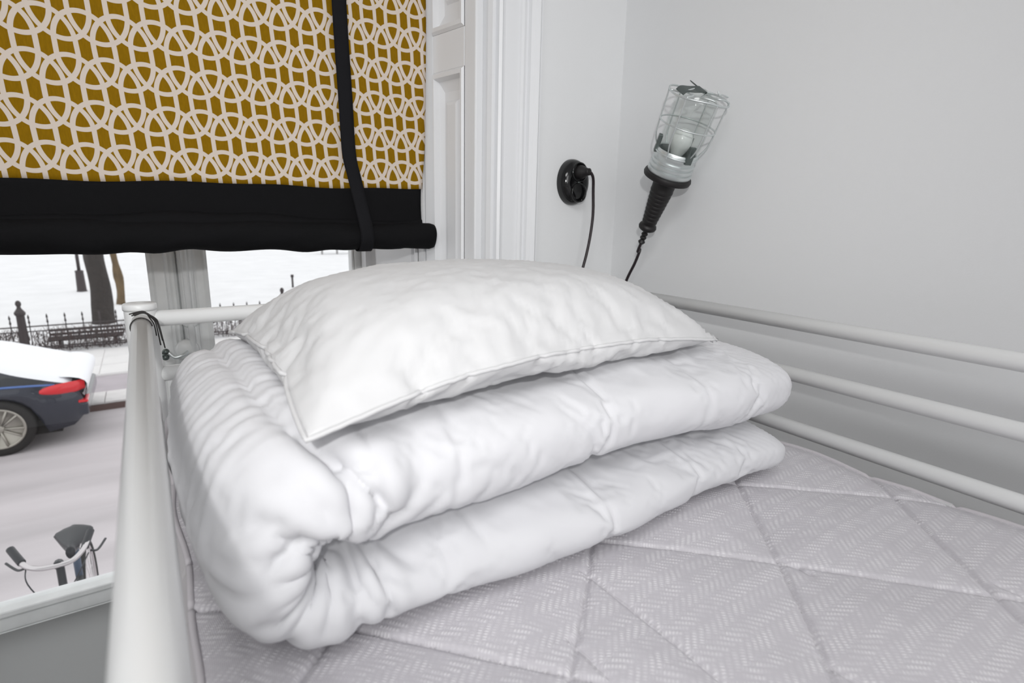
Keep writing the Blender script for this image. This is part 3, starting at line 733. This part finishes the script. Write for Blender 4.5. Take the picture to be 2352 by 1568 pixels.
link('cage_ring', tube([LP(1.00+.012*math.cos(3*a), .365, a) for a in np.linspace(0, 2*math.pi, 40, endpoint=False)], wr*1.25, 8, closed=True), M['zinc'], lamp, smooth=True)
link('cage_ring', tube([LP(.30, .27, a) for a in np.linspace(0, 2*math.pi, 40, endpoint=False)], wr, 8, closed=True), M['zinc'], lamp, smooth=True)
for k in range(6):
    a = 2*math.pi*k/6+.35
    P = spline([LP(.27, .272, a), LP(.34, .272, a), LP(.45, .325, a), LP(.60, .345, a), LP(.95, .36, a), LP(1.0, .368, a)], 6)
    link('cage_wire', tube(P, wr, 8), M['zinc'], lamp, smooth=True)
    if k in (0, 2, 4):
        link('cage_clip', boxes([(-.008, .008, -.004, .004, -.016, .02)], lambda x, y, z, a=a: LP(.36, .262, a)+E1*x*math.cos(a+1.57)+E2*x*math.sin(a+1.57)+AX*z+(E1*math.cos(a)+E2*math.sin(a))*y), M['darkzinc'], lamp, bevel=.001)
for k in range(3):     # wavy wires across the top of the cage
    a = math.pi*k/3+.35
    P = spline([LP(1.0+.05*(1-abs(t))+.02*math.sin(t*6), .365*abs(t), a if t > 0 else a+math.pi)+(E1*math.sin(a)-E2*math.cos(a))*(.018*math.sin(t*5+k))*(1-abs(t)**3) for t in np.linspace(-1, 1, 15)], 4)
    link('cage_wire', tube(P, wr*1.2, 8), M['zinc'], lamp, smooth=True)
# sheet-metal hook plate on the cage top
pl = spline([LP(1.02, .30, 3.0), LP(1.05, .22, 2.8), LP(1.06, .10, 2.7), LP(1.08, .02, 0), LP(1.05, .08, .6), LP(1.07, .13, 1.3), LP(1.09, .16, 1.5)], 5)
V = []
for p in pl:
    for q in (-1, 1): V.append(p+E2*.012*q+AX*.002*q)
o = link('hook_plate', mesh(V, grid_faces(len(pl), 2)), M['darkzinc'], lamp); sd = o.modifiers.new('t', 'SOLIDIFY'); sd.thickness = .0016
# cable: from the gland down behind the bed end and up to the plug
cp = spline([LP(-.96), LP(-1.12), U(5.93, 5.60, -.42), U(5.98, 5.73, -.62), U(6.0, 5.88, -.86), U(5.98, 5.95, -1.1), U(5.92, 6.05, -1.8), U(5.8, 6.22, -2.6), U(5.5, 6.28, -2.75), U(5.28, 6.28, -2.3), U(5.22, 6.28, -1.5),
             U(5.36, 6.22, -.87), U(5.47, 6.20, -.42), U(5.525, 6.19, .02), U(5.50, 6.18, .39), U(5.46, 6.15, .56), U(5.40, 6.13, .63), U(5.365, 6.14, .647)], 10)
link('cable', tube(cp, .0036, 12), M['cable'], lamp, smooth=True)
PO = U(SC.x+.01, YW-.11, SC.z+.135)
link('plug', lathe([(0, 0), (.0165, 0), (.0175, .004), (.0175, .010), (.0165, .016), (.0135, .022), (.0105, .029), (.0085, .034), (.0085, .038), (.006, .039), (0, .039)], PO, U(5.36, 6.12, .648)-PO, 24), M['rubber'], lamp, smooth=True)
_h = LP(1.0, .37, 0)
link('wall_hook', tube(spline([Vector((XW*UN+.002, _h.y, _h.z+.004)), _h+Vector((.008, 0, .006)), _h+Vector((-.003, 0, .004)), _h+Vector((-.006, 0, .012))], 6), .0014, 8), M['zinc'], lamp, smooth=True)

# ------------------------------------------------------------------ outdoors
G = -2.8
M['snow'] = mat('trodden_snow', rgb(238, 238, 240), 0.8, bump=.4, bscale=2.5, bdist=.05, var=.06, vscale=1.2, spec=.2)
M['road'] = mat('snow_dusted_asphalt', rgb(206, 200, 203), 0.7, bump=.3, bscale=9, bdist=.02, var=.22, vscale=1.3, spec=.3)
M['pave'] = mat('snowy_paving', rgb(232, 230, 230), 0.75, bump=.3, bscale=6, bdist=.02, var=.06, vscale=2)
M['verge'] = mat('slushy_cycle_lane', rgb(186, 178, 184), 0.7, var=.15, vscale=3)
M['kerb'] = mat('granite_kerb', rgb(225, 222, 222), 0.7, var=.1, vscale=6)
M['kerb_face'] = mat('wet_granite', rgb(96, 74, 70), 0.6)
M['iron'] = mat('black_painted_iron', rgb(52, 42, 44), 0.5)
M['bark'] = mat('dark_bark', rgb(52, 45, 42), 0.9, bump=1.0, bscale=14, bdist=.04, var=.3, vscale=8)
M['bark2'] = mat('mossy_bark', rgb(112, 92, 64), 0.9, bump=1.0, bscale=10, bdist=.04, var=.35, vscale=5)
M['carpaint'] = mat('midnight_blue_car_paint', rgb(38, 42, 56), 0.25, metal=.35, coat=.6)
M['carglass'] = mat('tinted_car_glass', rgb(30, 34, 40), 0.08, spec=.8)
M['chrome'] = mat('chrome', rgb(220, 222, 226), 0.15, metal=1)
M['alloy'] = mat('alloy_rim', rgb(170, 166, 158), 0.35, metal=.7)
M['tyre'] = mat('tyre_rubber', rgb(38, 36, 36), 0.85)
M['taillight'] = mat('red_tail_light_lens', rgb(214, 14, 30), 0.15, coat=.5)
M['carsnow'] = mat('fresh_snow', rgb(245, 246, 250), 0.8)
M['bikemetal'] = mat('bicycle_steel', rgb(205, 201, 203), 0.25, metal=.9)
M['bikedark'] = mat('bicycle_black', rgb(34, 36, 42), 0.35)
M['bikeblue'] = mat('blue_grey_seat_post', rgb(70, 84, 104), 0.35)
def ebox(*b): return boxes([b], E)
_r = M['road'].node_tree
for _n in [n for n in _r.nodes if n.type == 'TEX_NOISE']:
    _m = _r.nodes.new('ShaderNodeMapping'); _m.inputs['Scale'].default_value = (.22, 1.3, 1)
    _src = _n.inputs['Vector'].links[0].from_socket; _r.links.new(_src, _m.inputs[0]); _r.links.new(_m.outputs[0], _n.inputs['Vector'])
link('road', ebox(-40, 40, 1.9, 9.34, G-.3, G), M['road'], kind='structure')
link('kerb_face', ebox(-40, 40, 9.318, 9.338, G-.3, G+.085), M['kerb_face'], kind='structure')
link('cycle_lane', ebox(-40, 40, 9.9, 10.95, G-.3, G+.09), M['verge'], kind='structure')
kerb = struct_empty('kerb'); pave = struct_empty('pavement')
link('kerb_bed', ebox(-40, 40, 9.34, 9.9, G-.3, G+.09), M['kerb'], kerb); link('pavement_bed', ebox(-40, 40, 10.95, 13.0, G-.3, G+.115), M['pave'], pave)
kme = boxes([(.006, .894, 9.34, 9.90, G+.085, G+.12)], E); sme = boxes([(.007, .413, .007, .663, G+.10, G+.13)], E)
kme.materials.append(M['kerb']); sme.materials.append(M['pave'])
for i in range(-7, 8):
    o = bpy.data.objects.new('kerb_stone', kme); COL.objects.link(o); o.parent = kerb; o.location = (i*.9+.2, 0, random.uniform(-.003, .003))
for i in range(-14, 16):
    for j in range(3):
        o = bpy.data.objects.new('paving_slab', sme); COL.objects.link(o); o.parent = pave; o.location = (i*.42, 10.97+j*.67, random.uniform(-.004, .003))
# park: gently rolling snow
nxp, nyp = 90, 90; V = []
for i in range(nxp):
    for j in range(nyp):
        x = -70+140*i/(nxp-1); y = 13.0+150*(j/(nyp-1))**2
        V.append(E(x, y, G+.10+.10*noise.noise(Vector((x*.2, y*.2, 0)))*min(1, (y-13)/6)))
link('park_ground', mesh(V, [f for f in grid_faces(nxp, nyp)]), M['snow'], smooth=True, kind='structure')

# iron park fence
fence = thing('park_fence', 'low black wrought iron fence with spikes and scrolls along the snowy park', 'fence')
YF = 13.15
def fb(nm, ml): return link(nm, join_meshes(ml) if isinstance(ml, list) else ml, M['iron'], fence, smooth=False)
zt = G+.13
for z, h in ((.50, .022), (.41, .018), (.10, .022), (.055, .018)):
    fb('rail', boxes([(-9, 10, YF-.012, YF+.012, zt+z, zt+z+h)], E))
spk = lathe([(.0, 0), (.009, 0), (.009, .50), (.016, .51), (.009, .52), (.008, .56), (.019, .585), (.013, .61), (.008, .655), (.017, .665), (.014, .70), (.002, .74)], (0, 0, 0), (0, 0, 1), 6)
pick = boxes([(-.007, .007, -.007, .007, .05, .42)], lambda x, y, z: Vector((x, y, z)))
scroll = tube([Vector((.055*math.cos(a)*(1-a/14), 0, .30+.055*math.sin(a)*(1-a/14))) for a in np.linspace(0, 9, 22)], .006, 5)
for me in (spk, pick, scroll): me.materials.append(M['iron'])
def inst(nm, me, x, z=zt):
    o = bpy.data.objects.new(nm, me); COL.objects.link(o); o.parent = fence; o.location = E(x, YF, z)
for k in range(-22, 34):
    x = k*.262-.08
    inst('spike', spk, x)
    if -14 < k < 16: inst('scroll', scroll, x+.131)
    for q in (.087, .175): inst('picket', pick, x+q)
for x in (-2.02, -6.5, 2.5, 7.0):
    link('fence_post', lathe([(0, 0), (.085, 0), (.085, .06), (.07, .08), (.062, .72), (.08, .74), (.085, .78), (.06, .82), (.035, .86), (.028, .89), (.045, .93), (.04, .97), (.02, 1.0), (0, 1.005)], E(x, YF, zt), (0, 0, 1), 10), M['iron'], fence, smooth=False)

# bare twigs of a low hedge just behind the fence
hv, hf = [], []
for k in range(5200):
    x = random.uniform(-6, 7); y = YF+.08+random.random()*.35; z = G+.08+.40*random.random()**1.2; a = random.uniform(-1.1, 1.1); ln_ = random.uniform(.08, .22); wd_ = .007
    p = E(x, y, z); q = p+Vector((math.sin(a)*ln_, random.uniform(-.05, .05), math.cos(a)*ln_)); n0 = len(hv)
    hv += [p+Vector((-wd_, 0, 0)), p+Vector((wd_, wd_, 0)), p+Vector((0, -wd_, 0)), q]; hf += [(n0, n0+1, n0+3), (n0+1, n0+2, n0+3), (n0+2, n0, n0+3)]
link('hedge', mesh(hv, hf), mat('bare_twigs', rgb(92, 74, 72), .9), kind='stuff', label='low bare twiggy hedge filling the foot of the park fence', cat='hedge')

# bench behind the fence
bench = thing('park_bench', 'dark slatted park bench behind the iron fence beside the tree', 'bench')
for k, (y, z) in enumerate(((13.55, .15), (13.67, .155), (13.79, .16), (13.91, .20), (13.94, .28))):
    o = link('bench_slat', boxes([(-1.75, -.55, y, y+(.09 if k < 3 else .03), G+.1+z, G+.1+z+(.03 if k < 3 else .05))], E), M['iron'], bench)
for x in (-1.6, -.7): link('bench_leg', boxes([(x, x+.05, 13.58, 13.9, G+.05, G+.25)], E), M['iron'], bench)

def tree(nm, label, x, y, r0, r1_, h, m, lumps, seed, lean=0):
    rnd = random.Random(seed); seg = 16; V = []; n = 40
    for i in range(n):
        t = i/(n-1); z = h*t; r = r0*(1-t)+r1_*t
        r *= 1+.35*math.exp(-z/.35)
        for k in range(seg):
            a = 2*math.pi*k/seg
            rr = r*(1+lumps*noise.noise(Vector((math.cos(a)*1.2, math.sin(a)*1.2, z*1.6+seed))))
            V.append(E(x+lean*z+rr*math.cos(a)+.06*lumps*math.sin(z*2.2), y+rr*math.sin(a), G+z))
    root = thing(nm, label, 'tree')
    link('trunk', mesh(V, grid_faces(n, seg, False, True)), M[m], root, smooth=True)
    for k in range(7):
        a = rnd.uniform(0, 6.28); z0 = h*rnd.uniform(.6, .97)
        P = spline([E(x+lean*z0, y, G+z0), E(x+lean*z0+.5*math.cos(a), y+.5*math.sin(a), G+z0+.6), E(x+1.6*math.cos(a), y+1.6*math.sin(a), G+z0+1.6), E(x+2.6*math.cos(a+.3), y+2.6*math.sin(a+.3), G+z0+2.9)], 5)
        link('branch', tube(P, [r1_*.5*(1-.85*i/len(P)) for i in range(len(P))], 8), M[m], root, smooth=True)
tree('dark_tree', 'thick dark tree trunk rising behind the iron fence', -1.0, 16.3, .20, .215, 7, 'bark', .22, 3)
tree('mossy_tree', 'thin knobbly mossy brown tree trunk just right of the thick dark tree', -.735, 19.2, .085, .09, 7, 'bark2', .75, 11)
lp = thing('street_lamp', 'slim black lamp post standing in the snow left of the dark tree', 'lamp post')
link('lamp_base', lathe([(0, 0), (.15, 0), (.15, .05), (.135, .08), (.115, .68), (.13, .70), (.10, .74), (0, .75)], E(-1.9, 23.3, G+.02), (0, 0, 1), 12), M['iron'], lp)
link('lamp_pole', lathe([(0, .7), (.05, .7), (.045, 4), (0, 4)], E(-1.9, 23.3, G+.02), (0, 0, 1), 10), M['iron'], lp, smooth=True)
link('lantern', lathe([(0, 3.95), (.12, 4.0), (.2, 4.4), (.24, 4.42), (.05, 4.6), (0, 4.7)], E(-1.9, 23.3, G+.02), (0, 0, 1), 6), M['iron'], lp)
sp_ = thing('snow_pole', 'short dark marker post in the snow right of the window mullion', 'post')
link('pole', lathe([(0, 0), (.035, 0), (.035, .42), (.055, .43), (.055, .52), (0, .53)], E(4.42, 21.2, G+.05), (0, 0, 1), 10), M['iron'], sp_, smooth=True)
fb_ = thing('picnic_table', 'faint grey table with posts far off in the snow under the blind', 'table')
M['faint'] = mat('frosted_grey_wood', rgb(150, 148, 148), .9)
for x in (9.9, 10.9, 11.9): link('table_post', boxes([(x, x+.1, 38, 38.1, G, G+1.2)], E), M['faint'], fb_)
link('table_board', boxes([(9.8, 12.1, 37.9, 38.7, G+.78, G+.84)], E), M['faint'], fb_)
sh = [tube(spline([E(-4.15, 45, G+.1), E(-4.15+.3*math.cos(a), 45+.3*math.sin(a), G+.35), E(-4.15+.5*math.cos(a), 45+.5*math.sin(a), G+.4+.2*math.sin(3*a))], 4), .06, 5) for a in np.linspace(0, 6, 14)]
link('low_shrub', join_meshes(sh), M['bark'], label='tiny dark shrub far away in the snow at the left under the blind', cat='shrub')

# ------------------------------------------------------------------ parked car (nose to the left, tail to the right)
car = thing('parked_car', 'dark blue saloon car with snow on its roof parked across the street', 'car')
CY0, CW = 8.02, 1.66; XT = -.80      # near side, width, rear end
def station(x):
    """x measured from the tail forwards (m): bottom, belt, top height and half width factors"""
    belt = np.interp(x, [0, .05, .15, .5, 1.2, 2.2, 3.2, 3.9, 4.45, 4.6], [.55, .66, .745, .785, .82, .83, .83, .78, .62, .50])
    top = np.interp(x, [0, .05, .15, .45, .75, 1.1, 1.5, 2.0, 2.6, 3.1, 3.6, 3.9, 4.45, 4.6], [.56, .70, .79, .89, 1.01, 1.13, 1.23, 1.30, 1.30, 1.18, .92, .86, .68, .52])
    bot = np.interp(x, [0, .12, .5, 4.2, 4.6], [.36, .24, .19, .19, .3])
    wd = np.interp(x, [0, .06, .2, .5, 4.0, 4.4, 4.6], [.80, .90, .955, 1, 1, .92, .75])
    return bot, belt, top, wd
xs = np.concatenate([np.linspace(0, .3, 8), np.linspace(.36, 4.2, 60), np.linspace(4.25, 4.6, 8)])
WX = (.79, 3.55); WRr = .335
def body_section(x):
    bot, belt, top, wd = station(x); hw = CW/2*wd
    arch = 0
    for wx in WX:
        if abs(x-wx) < WRr+.04: arch = max(arch, math.sqrt((WRr+.04)**2-(x-wx)**2)+.30)
    lo = max(bot, arch)
    tw = hw*(1-.30*min(1, max(0, (top-belt)/.5)))
    return [(-hw+.10, lo-.01), (-hw+.02, lo), (-hw, (lo+belt)/2), (-hw+.01, belt-.06), (-hw+.04, belt), (-tw, top-.03), (-tw+.12, top+.0), (0, top+.02), (tw-.12, top), (tw, top-.03), (hw-.04, belt), (hw-.01, belt-.06), (hw, (lo+belt)/2), (hw-.02, lo), (hw-.10, lo-.01)]
V = []
for x in xs:
    for (y, z) in body_section(x): V.append(E(XT-x, CY0+CW/2+y, G+z))
nsec = 15; F = grid_faces(len(xs), nsec, False, True); F.append(tuple(range(nsec))); F.append(tuple((len(xs)-1)*nsec+k for k in range(nsec)))
link('body', fixn(mesh(V, F)), M['carpaint'], car, smooth=True)
# side glass, slightly proud of the body between belt and roof
def side_glass(sgn):
    V = []; rng_ = np.linspace(.34, 3.25, 34)
    for x in rng_:
        s_ = body_section(x); i0, i1 = (4, 5) if sgn < 0 else (10, 9)
        a = Vector(E(XT-x, CY0+CW/2+s_[i0][0], G+s_[i0][1])); b = Vector(E(XT-x, CY0+CW/2+s_[i1][0], G+s_[i1][1]))
        off = Vector((0, sgn*.008, .004))
        t1 = .86
        V += [a.lerp(b, .10)+off, a.lerp(b, .5)+off*1.3, a.lerp(b, t1)+off]
    o = link('side_window', mesh(V, grid_faces(34, 3)), M['carglass'], car, smooth=True)
side_glass(-1); side_glass(1)
# shiny belt line
for sgn, i0 in ((-1, 4),):
    P = [E(XT-x, CY0+CW/2+body_section(x)[i0][0]-.006, G+body_section(x)[i0][1]+.005) for x in np.linspace(.25, 3.3, 30)]
    link('belt_trim', tube(P, .014, 6), mat('blue_sheen_trim', rgb(92, 122, 182), .3, metal=.2), car, smooth=True)
# snow lying on boot, rear window and roof
V = []; sx_ = np.linspace(.10, 3.3, 50)
for x in sx_:
    s_ = body_section(x)
    for k in range(13):
        t = k/12; i = 5+t*4; a = int(min(i, 8)); fr_ = i-a
        y = s_[a][0]*(1-fr_)+s_[a+1][0]*fr_; z = s_[a][1]*(1-fr_)+s_[a+1][1]*fr_
        ed = min(1, t*6, (1-t)*6, (x-.08)*6)
        V.append(E(XT-x, CY0+CW/2+y, G+z+.006+.035*math.sqrt(max(0, ed))+.01*noise.noise(Vector((x*4, y*4, 0)))))
link('snow_cover', mesh(V, grid_faces(50, 13)), M['carsnow'], car, smooth=True)
V = []
for k in range(12):
    y = -CW/2*.86+CW*.86*k/11
    for (dx, z) in ((.0, .58), (-.04, .64), (-.05, .72), (-.03, .765), (.02, .80), (.10, .825), (.20, .84)): V.append(E(XT-dx+.0, CY0+CW/2+y, G+z))
link('rear_snow', mesh(V, grid_faces(12, 7)), M['carsnow'], car, smooth=True)
def tail_lamp(sgn):
    V = []
    yc = CY0+CW/2
    for i in range(14):
        t = i/13; x = -.01+.40*t                   # wraps round the corner onto the side
        bot, belt, top, wd = station(max(x, 0)); hw = CW/2*wd
        hh = .068*math.sqrt(max(.02, 1-((t-.35)/.68)**2)); zc = .712-.01*t
        for q in (-1, -.5, .5, 1):
            V.append(E(XT-x+(.012 if i == 0 else 0), yc+sgn*(hw+.014-(.03 if abs(q) == 1 else 0)), G+zc+hh*q))
    link('tail_light', mesh(V, grid_faces(14, 4)), M['taillight'], car, smooth=True)
tail_lamp(-1); tail_lamp(1)
link('rear_bumper', boxes([(XT-.14, XT+.03, CY0+.10, CY0+CW-.10, G+.33, G+.50)], E), M['carpaint'], car, bevel=.03)
link('rear_reflector', boxes([(XT-.06, XT+.035, CY0+.09, CY0+.35, G+.50, G+.53)], E), M['taillight'], car, bevel=.005)
link('underbody', boxes([(XT-4.3, XT-.25, CY0+.12, CY0+CW-.12, G+.17, G+.34)], E), M['tyre'], car)
for wx in WX:
    for yy, sg in ((CY0+.02, -1), (CY0+CW-.02, 1)):
        c = E(XT-wx, yy, G+.325); ax = (0, sg, 0)
        link('tyre', lathe([(.21, -.19), (.30, -.19), (.325, -.16), (.325, -.02), (.30, .005), (.235, .0), (.235, -.03), (.21, -.05)], c, ax, 36), M['tyre'], car, smooth=True)
        rim = [lathe([(.205, -.15), (.24, -.15), (.24, .0), (.228, .006), (.21, -.005), (.205, -.02)], c, ax, 36), lathe([(0, -.06), (.045, -.06), (.05, -.01), (.03, .0), (0, .002)], c, ax, 16)]
        for k in range(10):
            a = 2*math.pi*k/10+(.16 if k % 2 else -.16)*.5
            dx_, dz_ = math.cos(a), math.sin(a)
            rim.append(tube([c+Vector((dx_*.04, sg*-.015, dz_*.04)), c+Vector((dx_*.22, sg*-.008, dz_*.22))], .0135, 6))
        link('rim', join_meshes(rim), M['alloy'], car, smooth=True)
        link('brake_disc', lathe([(0, -.12), (.19, -.12), (.19, -.10), (0, -.10)], c, ax, 24), M['tyre'], car)

# ------------------------------------------------------------------ bicycle leaning in front of the window
bike = thing('bicycle', 'silver and black bicycle parked outside below the window with curved handlebar and dark saddle', 'bicycle')
BX, BY = -.48, 2.95
def eb(nm, pts, r, m='bikemetal', n=6, seg=10):
    P = spline([E(*p) for p in pts], n) if len(pts) > 2 else [E(*p) for p in pts]
    rr = r if not isinstance(r, (list,)) else [np.interp(i/(len(P)-1), np.linspace(0, 1, len(r)), r) for i in range(len(P))]
    return link(nm, tube(P, rr, seg), M[m], bike, smooth=True)
HX = -.53
bar = [(-.72, 3.43, -1.70), (-.69, 3.37, -1.725), (-.655, 3.315, -1.745), (-.60, 3.275, -1.752), (-.53, 3.262, -1.752), (-.475, 3.275, -1.752), (-.435, 3.315, -1.735), (-.415, 3.37, -1.72), (-.405, 3.43, -1.70)]
eb('handlebar', bar, .0125)
eb('grip', [(-.728, 3.445, -1.695), (-.70, 3.39, -1.715), (-.675, 3.345, -1.735)], .018, 'bikedark'); eb('grip', [(-.402, 3.445, -1.695), (-.415, 3.39, -1.715), (-.425, 3.345, -1.735)], .018, 'bikedark')
eb('brake_lever', [(-.665, 3.32, -1.755), (-.70, 3.36, -1.775), (-.755, 3.45, -1.77)], .006, 'bikedark'); eb('brake_lever', [(-.40, 3.33, -1.75), (-.375, 3.36, -1.77), (-.345, 3.45, -1.765)], .006, 'bikedark')
eb('stem', [(HX, 3.262, -1.752), (HX, 3.30, -1.76), (HX, 3.315, -1.80), (HX, 3.30, -2.02)], [.02, .02, .018, .018], 'bikedark')
eb('brake_cable', [(-.66, 3.315, -1.76), (-.64, 3.20, -1.78), (-.56, 3.16, -1.95), (-.53, 3.20, -2.15)], .003, 'bikedark'); eb('brake_cable', [(-.41, 3.32, -1.755), (-.44, 3.2, -1.78), (-.52, 3.16, -1.93), (-.54, 3.2, -2.15)], .003, 'bikedark')
eb('head_tube', [(HX, 3.29, -2.0), (HX, 3.25, -2.14)], .024, 'bikedark')
eb('fork', [(HX-.055, 3.02, G+.33), (HX-.055, 3.12, G+.50), (HX-.04, 3.22, -2.17), (HX+.04, 3.22, -2.17), (HX+.055, 3.12, G+.50), (HX+.055, 3.02, G+.33)], .013, 'bikedark', 5)
eb('frame', [(HX, 3.26, -2.10), (HX, 3.55, G+.35), (HX, 3.68, G+.30)], .02, 'bikedark', 5)
eb('frame', [(HX, 3.28, -2.03), (HX, 3.78, -2.25)], .017, 'bikedark'); eb('frame', [(HX, 3.66, G+.29), (HX, 3.82, -2.12)], .018, 'bikedark')
eb('frame', [(HX, 3.68, G+.29), (HX-.05, 4.12, G+.34)], .011, 'bikedark'); eb('frame', [(HX, 3.80, -2.2), (HX-.05, 4.12, G+.34)], .009, 'bikedark')
eb('frame', [(HX, 3.68, G+.29), (HX+.05, 4.12, G+.34)], .011, 'bikedark'); eb('frame', [(HX, 3.80, -2.2), (HX+.05, 4.12, G+.34)], .009, 'bikedark')
eb('seat_post', [(HX, 3.81, -2.15), (HX-.005, 3.85, -1.95)], .019, 'bikeblue')
# saddle: broad at the rear, narrow nose towards the handlebar
V = []
for i in range(20):
    t = i/19; y = 3.72+.26*t; hw = (.022+.075*max(0, (t-.15)/.70)**.9 if t < .85 else .097*math.sqrt(max(0, 1-((t-.85)/.155)**2))); drop = .05+.02*t
    for k in range(14):
        a = 2*math.pi*k/14; V.append(E(HX-.01+hw*math.cos(a), y, -1.935+.012*t+(.03 if math.sin(a) > 0 else drop*.85)*math.sin(a)))
Fs = grid_faces(20, 14, False, True)+[tuple(range(14)), tuple(19*14+k for k in range(14))]
link('saddle', fixn(mesh(V, Fs)), M['bikedark'], bike, smooth=True)
for sx_ in (-.03, .03): eb('saddle_rail', [(HX+sx_, 3.76, -1.945), (HX+sx_, 3.92, -1.945)], .004)
for yy in (3.02, 4.12):
    c = E(HX, yy, G+.34); ax = (1, 0, 0)
    link('tyre', tube([c+Vector((0, .33*math.cos(a), .33*math.sin(a))) for a in np.linspace(0, 2*math.pi, 40, endpoint=False)], .017, 8, closed=True), M['tyre'], bike, smooth=True)
    link('wheel_rim', tube([c+Vector((0, .305*math.cos(a), .305*math.sin(a))) for a in np.linspace(0, 2*math.pi, 40, endpoint=False)], .010, 8, closed=True), M['bikemetal'], bike, smooth=True)
    sp = [tube([c+Vector((.02*(-1)**k, .02*math.cos(a), .02*math.sin(a))), c+Vector((0, .30*math.cos(a), .30*math.sin(a)))], .0012, 4) for k, a in enumerate(np.linspace(0, 2*math.pi, 28, endpoint=False))]
    link('spokes', join_meshes(sp), M['bikemetal'], bike); link('hub', lathe([(0, -.05), (.02, -.05), (.02, .05), (0, .05)], c, ax, 12), M['bikemetal'], bike)
link('crank', join_meshes([tube([E(HX+.05, 3.68, G+.29), E(HX+.06, 3.78, G+.16)], .01, 8), tube([E(HX-.05, 3.68, G+.29), E(HX-.06, 3.58, G+.42)], .01, 8)]), M['bikemetal'], bike)
link('kickstand', tube([E(HX-.03, 3.75, G+.28), E(HX-.16, 3.80, G+.0)], .008, 8), M['bikemetal'], bike)
